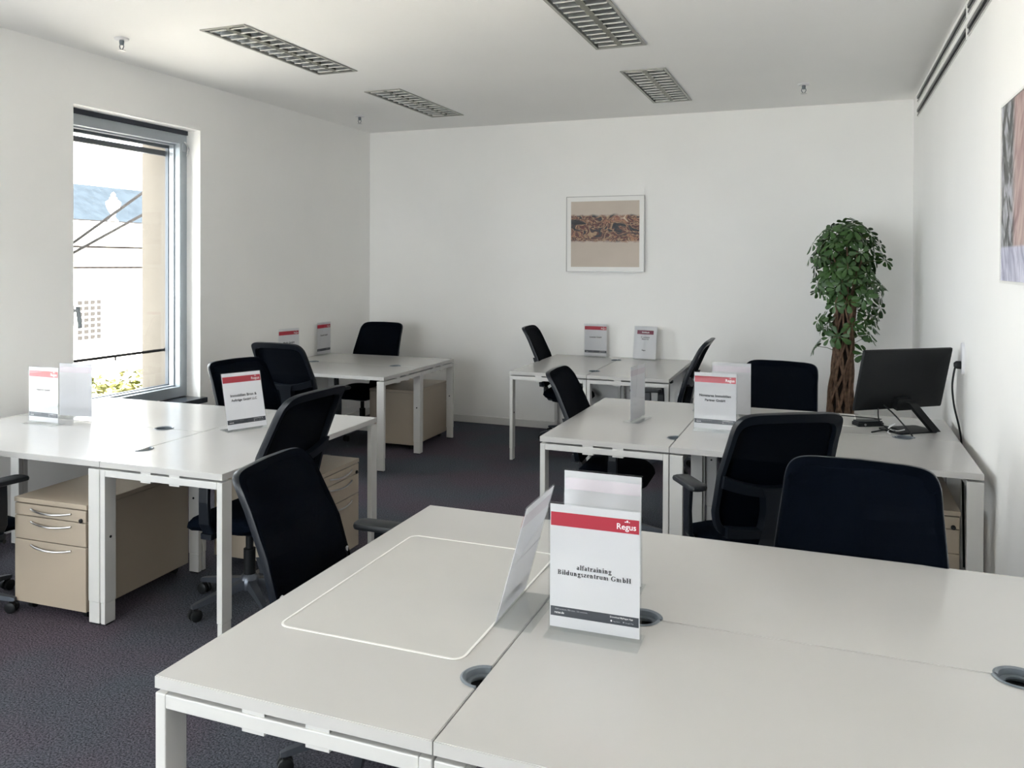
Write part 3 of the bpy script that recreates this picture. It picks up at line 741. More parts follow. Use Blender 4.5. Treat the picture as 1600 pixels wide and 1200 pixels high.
def make_chair(label):
    t = thing('office_chair', label, 'chair', (0, 0, 0), 0, 'navy swivel chairs at the desks')
    # five-star base
    bm = bmesh.new(); lathe(bm, [(.046, .070), (.050, .085), (.044, .125), (.030, .140)], 20); fin('base_hub', bm, M['base'], t, smooth=True)
    s0 = c0 = None
    for k in range(5):
        rz = R(90+72*k)
        if s0 is None:
            bm = bmesh.new()
            loft(bm, [[(x, y, z) for x, y, z in ((r, -w, zb), (r, w, zb), (r, w*.8, zt), (r, -w*.8, zt))] for r, w, zb, zt in ((.030, .024, .078, .118), (.16, .019, .072, .100), (.275, .014, .060, .080), (.295, .010, .060, .074))])
            s0 = fin('base_spoke', bm, M['base'], t, (0, 0, 0), (0, 0, rz))
            bm = bmesh.new()
            for y in (-.014, .014):
                lathe(bm, [(.020, y-.010), (.027, y-.006), (.027, y+.006), (.020, y+.010)], 16)
            for v in bm.verts: v.co = Vector((v.co.x, v.co.z, v.co.y))
            for v in bm.verts: v.co += Vector((.278, 0, .0275))
            box(bm, .268, .288, -.006, .006, .026, .062)
            c0 = fin('castor', bm, M['black'], s0, smooth=True)
        else:
            s = s0.copy(); COL.objects.link(s); s.rotation_euler = (0, 0, rz)
            c = c0.copy(); COL.objects.link(c); c.parent = s
    bm = bmesh.new(); lathe(bm, [(.028, .13), (.028, .26), (.018, .262), (.018, .37)], 16); fin('gas_column', bm, M['black'], t, smooth=True)
    bm = bmesh.new(); loft(bm, [[(x, y-.02, z) for x, y in rrect(a, b, .03, 4)] for a, b, z in ((.05, .07, .335), (.085, .13, .352), (.10, .15, .392))]); fin('tilt_mechanism', bm, M['plastic'], t)
    bm = bmesh.new(); tube(bm, [(.08, .05, .365), (.20, .06, .362), (.245, .062, .36)], [.006, .006, .011], 8); fin('height_lever', bm, M['black'], t)
    # seat
    bm = bmesh.new(); lps = []
    for ins, z in ((.05, .388), (.015, .396), (.0, .418), (.004, .440), (.02, .455), (.06, .464)):
        lp = []
        for x, y in rrect(.232-ins, .215-ins, .085, 6):
            dz = -.035*max(0, (y-.10)/.115)**2 + .010*max(0, -y/.2)
            lp.append((x, y, z+dz))
        lps.append(lp)
    loft(bm, lps); fin('seat', bm, M['fabric'], t, smooth=True)
    # backrest: mesh panel, frame, lumbar band, spine, bottom bar
    O = outline(); hgt = ZT-ZB
    bm = bmesh.new(); rings = []
    for f in (1.0, .82, .6, .36, .12):
        cz = (ZB+ZT)/2
        rings.append([(x*f, cz+(z-cz)*f) for x, z in O])
    def skin(off):
        V = [[bm.verts.new(back_pt(x*.985, z, off+(0 if i else -.004*(off > .006)))) for x, z in r] for i, r in enumerate(rings)]
        n = len(O)
        for i in range(len(V)-1):
            for k in range(n): bm.faces.new((V[i][k], V[i][(k+1) % n], V[i+1][(k+1) % n], V[i+1][k]))
        bm.faces.new(V[-1]); return V
    Fv_, Bv_ = skin(.012), skin(.002)
    n = len(O)
    for k in range(n): bm.faces.new((Fv_[0][k], Bv_[0][k], Bv_[0][(k+1) % n], Fv_[0][(k+1) % n]))
    fin('backrest_mesh', bm, M['mesh'], t, smooth=True)
    I = outline(inset_side=.026, inset_top=.042, inset_bot=.03)
    bm = bmesh.new(); V = []
    for (x, z), (xi, zi) in zip(O, I):
        V.append([bm.verts.new(p) for p in (back_pt(x, z, .004), back_pt(x*1.006, z+.001, -.008), back_pt(x*.985, z-.003, -.026), back_pt(xi*1.02, zi, -.026), back_pt(xi, zi, -.010), back_pt(xi, zi, .001))])
    m_ = len(V[0])
    for k in range(n):
        a, b = V[k], V[(k+1) % n]
        for j in range(m_): bm.faces.new((a[j], a[(j+1) % m_], b[(j+1) % m_], b[j]))
    fr = fin('backrest_frame', bm, M['plastic'], t, smooth=True)
    def strip(name, f_lo, f_hi, w_of, d0, d1, par, mt, nn=16):
        bm = bmesh.new(); Vs = []
        for i in range(nn+1):
            s = -1+2*i/nn; x = s*w_of
            zl, zh = f_lo(s), f_hi(s)
            Vs.append([bm.verts.new(p) for p in (back_pt(x, zl, d0), back_pt(x, zh, d0), back_pt(x, zh-.004, d1), back_pt(x, zl+.004, d1))])
        for i in range(nn):
            for j in range(4): bm.faces.new((Vs[i][j], Vs[i][(j+1) % 4], Vs[i+1][(j+1) % 4], Vs[i+1][j]))
        bm.faces.new(Vs[0][::-1]); bm.faces.new(Vs[-1])
        return fin(name, bm, mt, par, smooth=True)
    strip('lumbar_band', lambda s: .675+.045*s*s, lambda s: .725+.055*s*s, .236, -.012, -.046, t, M['plastic'])
    strip('bottom_bar', lambda s: .497+.006*s*s, lambda s: .540+.012*s*s, .20, -.012, -.05, t, M['plastic'])
    bm = bmesh.new()
    loft(bm, [[back_pt(x, z, d) for x, d in ((-w, -.014), (w, -.014), (w*.8, -.052), (-w*.8, -.052))] for z, w in ((.50, .075), (.56, .058), (.62, .055), (.68, .064), (.72, .085))])
    fin('back_spine', bm, M['plastic'], t, smooth=True)
    # lower bracket from the spine to the mechanism
    bm = bmesh.new(); loft(bm, [[(x, y, z) for x, z in ((-w, z0), (w, z0), (w, z1), (-w, z1))] for y, w, z0, z1 in ((-.10, .05, .35, .385), (-.19, .055, .36, .41), (-.235, .055, .42, .50))][::1])
    fin('back_bracket', bm, M['plastic'], t)
    for s in (-1, 1):
        bm = bmesh.new(); pts = [(s*(.240-.004*abs(j-3)), back_y(.60)+.018-.012*math.sin(PI*j/6), .585+.011*j) for j in range(7)]
        tube(bm, pts, [.004, .007, .008, .008, .008, .007, .004], 8); fin('lumbar_knob', bm, M['lightplastic'], t, smooth=True)
        bm = bmesh.new()
        loft(bm, [[(s*(x+a), y+b, z) for a, b in rrect(.011, w, .006, 2)] for x, y, z, w in ((.235, .03, .40, .030), (.262, .03, .45, .030), (.266, .03, .55, .027), (.258, .035, .652, .026))])
        ap = fin('arm_post', bm, M['plastic'], t)
        bm = bmesh.new(); loft(bm, [[(s*.23+ (x-.0), y+.03, z) for x, y in rrect(.03, .032, .008, 2)] for z in (.378, .402)]); fin('arm_mount', bm, M['plastic'], t)
        bm = bmesh.new(); lp = []
        for ins, z in ((.010, .652), (.002, .657), (0, .668), (.003, .677), (.012, .681)):
            lp.append([(s*.252+x, y+.05, z-(.010*max(0, (y)/.12)**2)) for x, y in rrect(.042-ins, .122-ins, .026, 5)])
        loft(bm, lp); fin('arm_pad', bm, M['pad'], ap, smooth=True)
    return t
chair0 = make_chair('x'); chair_kids = kids_of(chair0)
CH = [   # x, y of the middle of the backrest top, top height, heading (deg, 0 = +Y, counter-clockwise), label
    (-4.075, 7.02, 1.045, 180.5, 'navy chair by the back left wall, facing the camera behind the rear desk'),
    (-3.755, 4.90, 1.045, -1, 'slate framed chair seen from behind, at the back left front desk'),
    (-3.640, 4.330, .995, 260, 'navy chair near the window sill, behind the tilted sign'),
    (-2.175, 3.165, 1.05, 89, 'navy chair at the right side of the left desks, seen from behind'),
    (-1.785, 2.295, .962, -83, 'large navy chair in left foreground, leaning at the writing mat desk'),
    (-3.790, 2.22, .975, 0, 'navy chair cut by the left picture edge, only arm and seat showing'),
    (-2.615, 7.20, 1.04, -85, 'navy chair left of the back wall desks'),
    (-0.830, 6.42, 1.05, 90, 'black chair in profile right of the back wall desks'),
    (-1.530, 4.72, .992, -88, 'navy chair left of the edge-on clear sign'),
    (-.255, 5.455, 1.014, 169, 'black chair beside the plant, facing the camera over the right desks'),
    (-.115, 3.375, 1.05, 30, 'black chair seen from behind with arm rest, at the right front desk'),
    (.112, 2.855, 1.0, 175, 'big black chair in right foreground behind the nearest desks'),
]
for i, (x, y, zt, hd, lab) in enumerate(CH):
    o = chair0 if i == 0 else copy_tree(chair0, chair_kids)
    f = Vector((-math.sin(R(hd)), math.cos(R(hd)), 0)); s = zt/1.05
    o.location = (x+f.x*.40*s, y+f.y*.40*s, 0); o.rotation_euler = (0, 0, R(hd)); o.scale = (max(s, 1.0), s, s)
    o['label'] = lab
    if lab.startswith('large navy'):
        for a in list(COL.objects):
            if a.parent is o and a.name.startswith('arm_post') and a.data.vertices[0].co.x < 0: a.location.z += .070; a.location.y -= .10

# ------------------------------------------------------------------ lettering
def text_mesh(txt, width=None, size=None, bold=0.0):
    c = bpy.data.curves.new('t', 'FONT'); c.body = txt; c.align_x = 'CENTER'; c.size = 1.0; c.resolution_u = 3; c.offset = bold
    o = bpy.data.objects.new('t', c); COL.objects.link(o)
    dg = bpy.context.evaluated_depsgraph_get(); me = bpy.data.meshes.new_from_object(o.evaluated_get(dg))
    bpy.data.objects.remove(o); bpy.data.curves.remove(c)
    xs = [v.co.x for v in me.vertices]
    s = size if size else width/max(1e-6, (max(xs)-min(xs))); cx = (max(xs)+min(xs))/2
    for v in me.vertices: v.co = Vector(((v.co.x-cx)*s, 0, v.co.y*s))
    return me
# bold serif letters drawn stroke by stroke (unit: x-height .46, caps .67)
def serif_text(lines, lead=.92):
    polys = []
    TH, HN = .155, .055
    def q(*p): polys.append(list(p))
    def rect(ox, x0, x1, y0, y1): q((ox+x0, y0), (ox+x1, y0), (ox+x1, y1), (ox+x0, y1))
    def arc(ox, cx, cy, rx, ry, a0, a1, n=14):
        pr = None
        for k in range(n+1):
            a = R(a0+(a1-a0)*k/n); c, s = math.cos(a), math.sin(a)
            o = (ox+cx+rx*c, cy+ry*s); i = (ox+cx+max(.01, rx-TH)*c, cy+max(.01, ry-HN)*s)
            if pr: q(pr[0], o, i, pr[1])
            pr = (o, i)
    def stem(ox, x, y0, y1, top=True, bot=True):
        rect(ox, x, x+TH, y0, y1)
        if bot: rect(ox, x-.055, x+TH+.055, y0, y0+.035)
        if top: q((ox+x-.06, y1-.045), (ox+x, y1-.075), (ox+x+TH*.6, y1), (ox+x-.06, y1-.01))
    def n_arch(ox, x): arc(ox, x+TH-.02, .27, .22, .20, 90, 0); rect(ox, x+TH+.065, x+TH+.20, 0, .28); rect(ox, x+TH+.01, x+TH+.255, 0, .035)
    def glyph(ch, ox):
        X = .46
        if ch == 'a':
            arc(ox, .21, .33, .17, .13, 0, 165); rect(ox, .245, .38, .03, .34); arc(ox, .20, .135, .18, .145, 0, 360); rect(ox, .36, .44, .0, .045); return .47
        if ch == 'l': stem(ox, .07, 0, .69); return .29
        if ch == 'i':
            stem(ox, .07, 0, X); arc(ox, .135, .61, .085, .075, 0, 360); rect(ox, .08, .19, .57, .65); return .29
        if ch == 'f':
            rect(ox, .08, .215, 0, .55); rect(ox, .02, .28, 0, .035); rect(ox, .0, .31, X-.045, X); arc(ox, .26, .53, .18, .16, 30, 180); return .34
        if ch == 't': rect(ox, .08, .215, .08, .60); rect(ox, .0, .31, X-.045, X); arc(ox, .235, .12, .155, .125, 180, 300); return .35
        if ch == 'r': stem(ox, .07, 0, X); arc(ox, .33, .30, .16, .165, 60, 170); rect(ox, .33, .42, .33, .43); return .44
        if ch == 'n': stem(ox, .07, 0, X); n_arch(ox, .07); return .56
        if ch == 'm': stem(ox, .07, 0, X); n_arch(ox, .07); n_arch(ox, .33); return .84
        if ch == 'u':
            rect(ox, .07, .205, .14, X); rect(ox, .0, .205, X-.035, X); arc(ox, .27, .18, .20, .19, 180, 290); rect(ox, .33, .465, 0, X); rect(ox, .26, .465, X-.035, X); rect(ox, .44, .53, 0, .035); return .56
        if ch == 'd':
            arc(ox, .23, .23, .20, .24, 0, 360); rect(ox, .32, .455, 0, .69); rect(ox, .25, .33, .655, .69); rect(ox, .44, .52, 0, .035); return .56
        if ch == 'b': rect(ox, .07, .205, 0, .69); rect(ox, .0, .08, .655, .69); arc(ox, .29, .23, .21, .24, 0, 360); return .54
        if ch == 'g':
            arc(ox, .22, .31, .18, .155, 0, 360); arc(ox, .24, -.08, .22, .125, 0, 360); rect(ox, .08, .36, .03, .10); rect(ox, .34, .46, .41, .455); return .49
        if ch == 'e': arc(ox, .22, .23, .20, .24, 0, 320); rect(ox, .08, .40, .22, .26); return .45
        if ch == 's':
            arc(ox, .19, .345, .15, .125, 20, 250); arc(ox, .19, .125, .16, .135, 200, 430)
            q((ox+.09, .29), (ox+.2, .29), (ox+.30, .17), (ox+.19, .17)); return .39
        if ch == 'z':
            rect(ox, .03, .38, X-.05, X); rect(ox, .03, .39, 0, .05); rect(ox, .03, .07, X-.13, X); rect(ox, .35, .39, 0, .13); q((ox+.03, .05), (ox+.19, .05), (ox+.37, X-.05), (ox+.21, X-.05)); return .43
        if ch == 'B':
            rect(ox, .09, .245, 0, .67); rect(ox, .02, .30, 0, .035); rect(ox, .02, .30, .635, .67); arc(ox, .27, .50, .25, .17, -90, 90); arc(ox, .28, .175, .29, .175, -90, 90); rect(ox, .2, .34, .325, .365); return .64
        if ch == 'G':
            arc(ox, .36, .335, .33, .345, 42, 318); rect(ox, .50, .64, .07, .30); rect(ox, .43, .71, .27, .305); rect(ox, .60, .635, .46, .67); return .75
        if ch == 'H':
            for x in (.09, .47): rect(ox, x, x+.155, 0, .67); rect(ox, x-.07, x+.225, 0, .035); rect(ox, x-.07, x+.225, .635, .67)
            rect(ox, .2, .5, .32, .365); return .76
        return .24
    y = 0
    out = []
    for ln in lines:
        polys.clear(); ox = 0
        for ch in ln: ox += glyph(ch, ox)
        out.append(([list(p) for p in polys], ox, y)); y -= lead
    return out
def serif_mesh(lines, width):
    rows = serif_text(lines); wmax = max(r[1] for r in rows); s = width/wmax
    bm = bmesh.new()
    for polys, wd, y in rows:
        for p in polys:
            try: bm.faces.new([bm.verts.new(((px-wd/2)*s, 0, (py+y)*s)) for px, py in p])
            except ValueError: pass
    me = bpy.data.meshes.new('lettering'); bm.to_mesh(me); bm.free(); return me

# ------------------------------------------------------------------ sign holders
SW, SH = .228, .315
def flat(name, m, parent, x0, x1, z0, z1, y):
    bm = bmesh.new(); box(bm, x0, x1, y-.0002, y+.0002, z0, z1); return fin(name, bm, m, parent)
_lc = {}
def letter(kind, fn):
    if kind not in _lc: _lc[kind] = fn()
    return _lc[kind]
def make_sign(label, loc, rz, style, lines, tilt=0.0, serif=False, print_kind='regus', foot=.047, big=False):
    # local: panel stands in the XZ plane on the origin, print faces -Y
    t = thing('sign_holder', label, 'sign', (loc[0], loc[1], DZ), rz, 'acrylic desk signs')
    rot = (R(-tilt), 0, 0)
    B('acrylic_panel', M['acrylic'], t, -SW/2, SW/2, -.0022, .0022, .0032, SH, .0005, rot=rot)
    if style == 'T': B('acrylic_foot', M['acrylic'], t, -SW/2, SW/2, -foot, foot, 0.0002, .0030, .0004)
    else: B('acrylic_foot', M['acrylic'], t, -SW/2, SW/2, -.004, .095, 0.0002, .0030, .0004)
    pw, z0, z1 = .220, .012, .311
    pa = B('paper_sheet', M['paper'], t, -pw/2, pw/2, -.0006, .0006, z0, z1, rot=rot)
    yf, yb_ = -.0024, .0010
    if print_kind == 'regus':
        flat('red_band', M['red'], pa, -.108, .108, SH-.056, SH-.023, -.0009)
        flat('back_show_through', M['pink'], pa, -.107, .107, SH-.056, SH-.023, .0009)
        flat('footer_band', M['footer'], pa, -.108, .108, .039, .062, -.0009)
        me = letter('logo', lambda: text_mesh('Regus', width=.046, bold=.012)); link('logo_lettering', me, M['whiteink'], pa, (.078, -.0013, SH-.0475))
        if 'crown' not in _lc:
            bm = bmesh.new()
            for cx, cz, rr, st in ((-.0045, .0005, .0022, .6), (0, .002, .0025, 1.2), (.0048, .0002, .0016, .7)):
                bm.faces.new([bm.verts.new((cx+rr*math.cos(2*PI*k/8), 0, cz+rr*st*math.sin(2*PI*k/8))) for k in range(8)])
            me = bpy.data.meshes.new('logo_crown'); bm.to_mesh(me); bm.free(); _lc['crown'] = me
        link('logo_crown', _lc['crown'], M['whiteink'], pa, (.080, -.0013, SH-.0300))
        me = letter('web', lambda: text_mesh('regus.de', width=.024, bold=.02)); link('footer_lettering', me, M['whiteink'], pa, (-.086, -.0013, .0455))
        me = letter('tag', lambda: text_mesh('3000 locations. 900 cities. 120 countries.', width=.082)); link('footer_lettering', me, M['greyink'], pa, (-.056, -.0013, .0545))
        me = letter('app', lambda: text_mesh('Download MyRegus App', width=.055, bold=.01)); link('footer_lettering', me, M['whiteink'], pa, (.067, -.0013, .0545))
        me = letter('sto', lambda: text_mesh('App Store', width=.017)); link('footer_lettering', me, M['greyink'], pa, (.055, -.0013, .0450))
        me = letter('pla', lambda: text_mesh('Google Play', width=.020)); link('footer_lettering', me, M['greyink'], pa, (.086, -.0013, .0450))
        if 'ico' not in _lc:
            bm = bmesh.new()
            bm.faces.new([bm.verts.new((.0022*math.cos(2*PI*k/10), 0, .0024*math.sin(2*PI*k/10))) for k in range(10)])
            me = bpy.data.meshes.new('i'); bm.to_mesh(me); bm.free(); _lc['ico'] = me
            bm = bmesh.new(); bm.faces.new([bm.verts.new(p) for p in ((-.0018, 0, -.002), (.0022, 0, 0), (-.0018, 0, .002))])
            me = bpy.data.meshes.new('i2'); bm.to_mesh(me); bm.free(); _lc['ico2'] = me
        link('store_icon', _lc['ico'], M['whiteink'], pa, (.0425, -.0013, .0468)); link('store_icon', _lc['ico2'], M['greyink'], pa, (.0725, -.0013, .0468))
        if serif:
            link('name_lettering', serif_mesh(lines, .182), M['ink'], pa, (0, -.0013, .157))
        else:
            for k, (ln, wd) in enumerate(lines):
                link('name_lettering', text_mesh(ln, width=wd, bold=.028), M['ink'], pa, (0, -.0013, .183-.024*k))
    else:
        flat('burgundy_band', M['maroon'], pa, -.082, .078, SH-.077, SH-.040, -.0009)
        link('name_lettering', text_mesh('Goldbach', width=.072, bold=.03), M['whiteink'], pa, (0, -.0013, SH-.065))
        for k, (ln, wd) in enumerate(lines): link('name_lettering', text_mesh(ln, width=wd, bold=.02), M['ink'], pa, (-.0, -.0013, .205-.017*k))
        link('name_lettering', text_mesh('Regus', width=.036, bold=.03), M['ink'], pa, (-.01, -.0013, .085))
    return t
make_sign('front acrylic sign reading alfatraining Bildungszentrum GmbH on the nearest desks', (-.512, 1.877), R(1.5), 'T', ['alfatraining', 'Bildungszentrum GmbH'], serif=True)
make_sign('tilted acrylic sign seen edge-on beside the writing mat', (-.757, 1.952), R(-89), 'L', [('Consulting GmbH', .12)], tilt=15.5)
make_sign('acrylic sign with blank back, behind the alfatraining sign', (-.575, 2.190), R(180), 'T', [('Services GmbH', .12)])
make_sign('leaning acrylic sign on the left desks, before the window chair', (-2.868, 3.520), R(66), 'L', [('Immobilien Bron &', .150), ('Aufträge GmbH LLC', .146)], tilt=16)
make_sign('acrylic sign with red bar nearest the left picture edge', (-4.010, 3.226), R(0), 'T', [('Heinrich GmbH', .10)])
make_sign('acrylic sign with blank back in front of the window', (-3.992, 3.415), R(187), 'T', [('Partner GmbH', .10)])
make_sign('acrylic sign by the left wall, right one near the corner chair', (-4.528, 6.660), R(90), 'T', [('Consult GmbH', .12)], foot=.03)
make_sign('acrylic sign half hidden behind the slate framed chair back', (-4.375, 5.905), R(76), 'T', [('Media GmbH', .12)])
make_sign('acrylic sign with red bar on the back wall desks', (-2.045, 7.510), R(-2), 'T', [('Lavender GmbH', .118)], foot=.045)
make_sign('acrylic sign with burgundy bar on the back wall desks', (-1.562, 7.440), R(-9), 'L', [('P. Lammers', .082), ('Mayer AG', .066)], tilt=9, print_kind='burgundy')
make_sign('clear acrylic sign seen almost edge-on right of centre', (-.998, 4.585), R(-99), 'T', [('Digital GmbH', .12)])
make_sign('acrylic sign reading Novatares Immobilien Partner GmbH on the right desks', (-.546, 4.430), R(-2), 'T', [('Novatares Immobilien', .166), ('Partner GmbH', .106)])
make_sign('acrylic sign with blank back behind the Novatares sign', (-.512, 4.915), R(181), 'T', [('Verwaltung GmbH', .12)])

# ------------------------------------------------------------------ writing mats
def desk_mat(label, cx, cy, wx, wy, rz):
    t = thing('writing_mat', label, 'desk mat', (cx, cy, DZ), rz)
    bm = bmesh.new(); loft(bm, [[(x, y, z) for x, y in rrect(wx/2-i, wy/2-i, .03, 6)] for i, z in ((.002, .0002), (0, .0010), (.001, .0018), (.005, .0020))]); fin('mat_sheet', bm, M['deskmat'], t)
    bm = bmesh.new(); o = rrect(wx/2-.0005, wy/2-.0005, .03, 6); i = rrect(wx/2-.006, wy/2-.006, .025, 6)
    a = [[bm.verts.new((x, y, z)) for x, y in l] for l, z in ((o, .0012), (o, .0030), (i, .0030), (i, .0012))]
    n = len(o)
    for j in range(4):
        for k in range(n): bm.faces.new((a[j][k], a[j][(k+1) % n], a[(j+1) % 4][(k+1) % n], a[(j+1) % 4][k]))
    fin('mat_edge_highlight', bm, M['matedge'], t)  # raised outline painted pale as the edge highlight of the mat
desk_mat('frosted rounded writing mat lying on the foreground desk', -1.008, 2.005, .50, .715, R(.35))
desk_mat('frosted writing mat on the monitor desk before the black chair', -.17, 5.030, .68, .38, R(-.3))

# ------------------------------------------------------------------ monitor, docking box and cables
ph, ta = R(37.6), R(13.8)
mon = thing('monitor', 'wide black monitor seen from behind on the right desk', 'monitor', (.402, 4.894, DZ), ph)
mw, mh = .585, .345; mc = 1.0095-DZ
# local: back of the screen faces -Y; panel leans its top towards -Y
def mp(x, y, z):     # panel coords (x right, y depth away from camera, z up the panel) -> local
    return Vector((x, y*math.cos(ta)-z*math.sin(ta), mc+z*math.cos(ta)+y*math.sin(ta)))
bm = bmesh.new(); loft(bm, [[mp(x, y, z) for x, z in rrect(mw/2-i, mh/2-i, .006, 3)] for y, i in ((.0, .001), (.004, 0), (.010, 0))]); fin('screen_panel', bm, M['black'], mon)
bm = bmesh.new(); loft(bm, [[mp(x, y, z) for x, z in rrect(a, b, .012, 4)] for y, a, b in ((.0, .2905, .1705), (-.003, .2895, .1695), (-.010, .262, .145), (-.014, .20, .09))]); fin('rear_housing', bm, M['black'], mon, smooth=True)
bm = bmesh.new(); loft(bm, [[mp(x, y, z) for x, z in rrect(mw/2-.006, mh/2-.008, .003, 2)] for y in (.0101, .0108)]); fin('display', bm, mat('dark_display', (.004, .004, .005), .12), mon)
bm = bmesh.new(); loft(bm, [[mp(.215+x, y, -.140+z) for x, z in rrect(.045, .020, .002, 2)] for y in (-.0001, -.0025)]); fin('rating_plate', bm, mat('grey_plate', (.05, .055, .06), .4, var=.1), mon)
bm = bmesh.new(); loft(bm, [[mp(x, y, -.132+z) for x, z in rrect(.05, .032, .004, 2)] for y in (-.0, -.045)]); fin('stand_clamp', bm, M['black'], mon)
bm = bmesh.new(); loft(bm, [[(x, y, z) for x, y in ((-.024+xo, -.115+yo), (.024+xo, -.115+yo), (.024+xo, -.085+yo), (-.024+xo, -.085+yo))] for xo, yo, z in ((.0, .045, .150), (.04, .0, .075), (.075, -.045, .008))]); fin('stand_neck', bm, M['black'], mon)
bm = bmesh.new(); loft(bm, [[(x-.02, y-.055, z) for x, y in rrect(.125, .085, .02, 4)] for z in (.0002, .008)]); fin('stand_base', bm, M['black'], mon)
def cable(label, pts, r=.0032, m='black'):
    bm = bmesh.new(); tube(bm, smooth_path(pts, 6), r, 6); return tag(fin('cable', bm, M[m], smooth=True), label, 'cable')
dk = thing('docking_box', 'flat black docking box on the desk left of the monitor stand', 'docking station', (.225, 4.905, DZ), R(28))
B('box_shell', M['black'], dk, -.075, .075, -.035, .035, .0004, .022, .004)
B('box_lid', M['plastic'], dk, -.07, .07, -.032, .032, .022, .030, .004)
bm = bmesh.new(); lathe(bm, [(.006, 0), (.006, .004)], 10); fin('port', bm, M['chrome'], dk, (-.035, -.035, .012), (R(90), 0, 0))
cable('thin black cable looping left from the docking box', [(.26, 4.95, DZ+.034), (.30, 5.02, DZ+.02), (.24, 5.12, DZ+.006), (.06, 5.14, DZ+.005), (-.15, 5.05, DZ+.005)])
cable('black cable hanging from the monitor into the desk outlet', [(.30, 4.80, .875), (.345, 4.74, .84), (.40, 4.70, .78), (.425, 4.672, .748), (.43, 4.662, .735)], .004)
cable('second black cable curling below the monitor to the docking box', [(.27, 4.78, .86), (.275, 4.74, .80), (.33, 4.74, .752), (.37, 4.80, .749), (.30, 4.87, .752)])
cable('short black cable end on the desk beside the outlet', [(.315, 4.79, .746), (.27, 4.745, .745), (.235, 4.70, .744)], .004)
cable('white cable end beside the black one near the outlet', [(.335, 4.80, .748), (.315, 4.735, .745), (.325, 4.69, .744)], .003, 'lightplastic')
cable('white looped cable under the monitor', [(.33, 4.845, .755), (.355, 4.81, .775), (.32, 4.79, .752), (.36, 4.76, .748), (.40, 4.80, .75)], .0035, 'lightplastic')
# wall socket strip with plug and power cord
sk = thing('wall_socket', 'white oval socket plate on the right wall above the desks', 'socket', (XR, 4.850, 1.14))
bm = bmesh.new(); loft(bm, [[(-x0, y, z) for y, z in rrect(.03-i, .085-i, .03, 6)] for x0, i in ((.0002, 0), (.010, .001), (.014, .005))]); fin('socket_plate', bm, M['lightplastic'], sk)
pl = thing('power_plug', 'black power plug with cord hanging behind the right desk', 'plug', (XR-.014, 4.850, 1.105))
bm = bmesh.new(); loft(bm, [[(-x0, y, z) for y, z in rrect(a, a*1.1, .01, 4)] for x0, a in ((.001, .019), (.022, .018), (.034, .010))]); fin('plug_body', bm, M['black'], pl)
bm = bmesh.new(); tube(bm, smooth_path([(-.026, .0, -.008), (-.034, .0, -.05), (-.040, .0, -.12), (-.030, .0, -.22), (-.006, 0, -.33), (.006, 0, -.42), (.006, -.05, -.62), (.006, -.12, -1.095)], 6), .0050, 8); fin('cord', bm, M['black'], pl, smooth=True)

# ------------------------------------------------------------------ umbrella plant
px, py = .125, 6.88
pt = thing('umbrella_plant', 'tall umbrella plant with woven root trunk in the back right corner', 'plant', (px, py, 0))
bm = bmesh.new(); lathe(bm, [(.15, 0), (.19, .03), (.205, .40), (.215, .43), (.205, .435), (.198, .41), (.19, .39)], 28); fin('plant_pot', bm, M['pot'], pt, smooth=True)
bm = bmesh.new(); lathe(bm, [(.19, .385), (.185, .405), (.08, .425)], 20); fin('soil', bm, M['soil'], pt)
def trunk_axis(z): return Vector((-.012+.035*(z-.4)/.9, 0, z))
for k in range(30):
    a0 = 2*PI*k/30; pts = []; dirn = 1 if k % 2 else -1; turns = random.uniform(.25, .55); fr = random.uniform(5, 9)
    rr0 = random.uniform(.085, .098); rr1 = random.uniform(.056, .07)
    for j in range(23):
        s = j/22; z = .40+.98*s
        rad = rr0+(rr1-rr0)*s**.7+.006*math.sin(fr*s*2+k)
        a = a0+dirn*turns*2*PI*s+.22*math.sin(fr*s+k*1.7)
        c = trunk_axis(z); pts.append((c.x+rad*math.cos(a), c.y+rad*math.sin(a), z))
    bm = bmesh.new(); tube(bm, pts, [.013-.006*j/22 for j in range(23)], 6); fin('root_strand', bm, M['root'], pt, smooth=True)
bm = bmesh.new(); lathe(bm, [(.078, .40), (.066, .7), (.052, 1.0), (.040, 1.38)], 14); fin('trunk_core', bm, M['core'], pt)
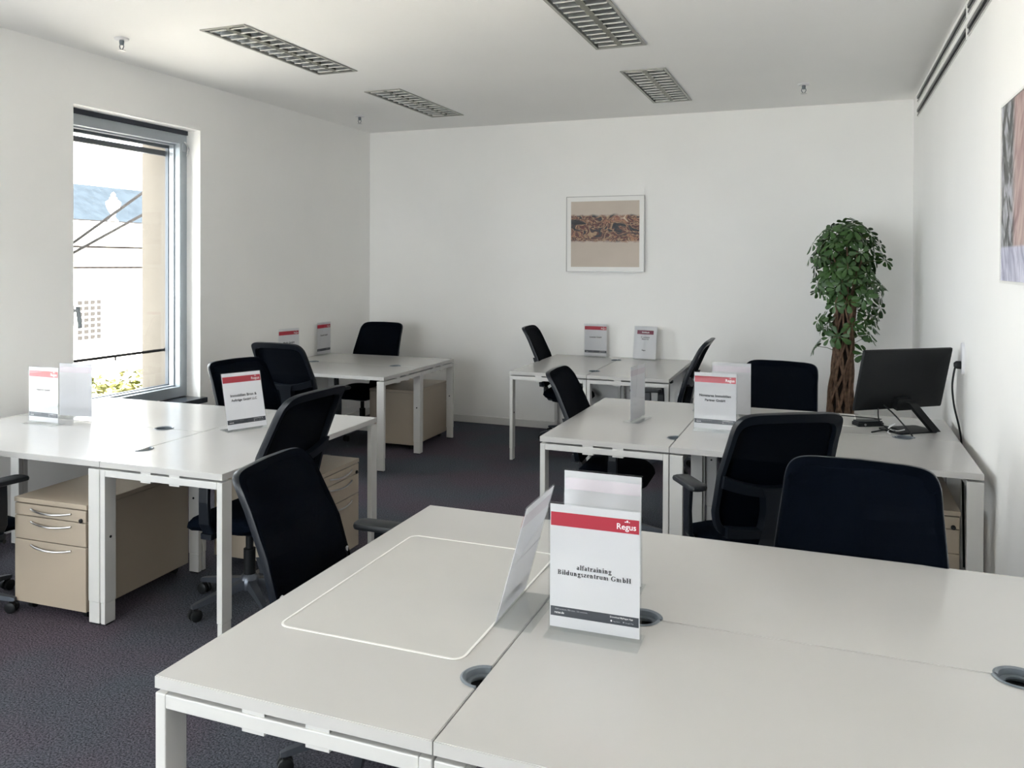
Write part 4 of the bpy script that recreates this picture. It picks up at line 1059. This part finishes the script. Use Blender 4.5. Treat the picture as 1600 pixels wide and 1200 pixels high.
# branches above the trunk
for k in range(9):
    a = 2*PI*k/9; e = Vector((.15*math.cos(a), .15*math.sin(a), 1.70+.1*math.sin(k*2.1)))
    bm = bmesh.new(); tube(bm, smooth_path([(.03+.03*math.cos(a), .03*math.sin(a), 1.30), (.03+.07*math.cos(a), .07*math.sin(a), 1.52), tuple(e)], 4), .006, 5); fin('branch', bm, M['root'], pt)
def leaf_mesh(seed):
    rnd = random.Random(seed); bm = bmesh.new(); c = bm.verts.new((0, 0, 0)); n = rnd.choice((7, 7, 8))
    for k in range(n):
        a = 2*PI*k/n+rnd.uniform(-.15, .15); ln = rnd.uniform(.068, .092); w = ln*rnd.uniform(.19, .235); dr = rnd.uniform(.05, .55)
        ca, sa = math.cos(a), math.sin(a)
        def P(s, t): 
            x = s*ln; z = -dr*ln*s*s*.75-.12*abs(t)*w*4*0+(-.25*abs(t)*w); y = t*w
            return (x*ca-y*sa, x*sa+y*ca, z)
        st = [(.24, .10), (.48, .70), (.72, 1.0), (.90, .78)]
        mid = [bm.verts.new(P(s, 0)) for s, _ in st]; up = [bm.verts.new(P(s, t)) for s, t in st]; dn = [bm.verts.new(P(s, -t)) for s, t in st]
        tip = bm.verts.new(P(1.0, 0))
        bm.faces.new((c, mid[0], up[0])); bm.faces.new((c, dn[0], mid[0]))
        for i in range(3):
            bm.faces.new((mid[i], mid[i+1], up[i+1], up[i])); bm.faces.new((dn[i], dn[i+1], mid[i+1], mid[i]))
        bm.faces.new((mid[3], tip, up[3])); bm.faces.new((dn[3], tip, mid[3]))
    me = bpy.data.meshes.new('leaf'); bm.to_mesh(me); bm.free()
    for p in me.polygons: p.use_smooth = True
    me.materials.append(M['leaf']); return me
LM = [leaf_mesh(i) for i in range(8)]
bmP = bmesh.new(); crown_c = Vector((.045, 0, 1.62))
def crown_r(z):
    P = [(1.02, .20), (1.15, .24), (1.30, .255), (1.45, .275), (1.6, .30), (1.75, .295), (1.86, .25), (1.93, .18), (1.99, .06)]
    for (a, ra), (b, rb) in zip(P, P[1:]):
        if z <= b: return ra+(rb-ra)*(z-a)/(b-a)
    return .05
cnt = 0
spots = []
while len(spots) < 152:
    z = random.uniform(1.06, 1.985)
    if z < 1.32 and random.random() < .5: continue
    rr = crown_r(z); a = random.uniform(0, 2*PI); f = random.uniform(.62, 1.0) if random.random() < .8 else random.uniform(.2, .6)
    p = Vector((.045+rr*f*math.cos(a), rr*f*math.sin(a), z))
    if py+p.y > YB-.12 or any((p-s).length < .052 for s, _ in spots): 
        cnt += 1
        if cnt > 20000: break
        continue
    spots.append((p, a))
spots += [(Vector((-.20, -.05, .99)), PI), (Vector((.16, -.10, .95)), -.6), (Vector((.20, .02, 1.06)), .2)]
for i, (p, a) in enumerate(spots):
    out = Vector((math.cos(a)+random.uniform(-.5, .5), math.sin(a)+random.uniform(-.5, .5), .45+random.uniform(-.5, .5)+1.6*max(0, (p.z-1.75)/.25))).normalized()
    o = bpy.data.objects.new('leaf', LM[i % 8]); COL.objects.link(o); o.parent = pt; o.location = p
    o.rotation_euler = (out.to_track_quat('Z', 'Y').to_matrix() @ Matrix.Rotation(random.uniform(0, 6.28), 3, 'Z')).to_euler()
    sc = random.uniform(.85, 1.2); o.scale = (sc, sc, sc)
    st = Vector((.03+.05*math.cos(a), .05*math.sin(a), p.z-.05))
    tube(bmP, [st, (st+p)/2+Vector((0, 0, .012)), p-out*.003], .0022, 4, cap=False)
o = fin('leaf_stalks', bmP, M['petiole'], pt, normals=False); o['kind'] = 'stuff'
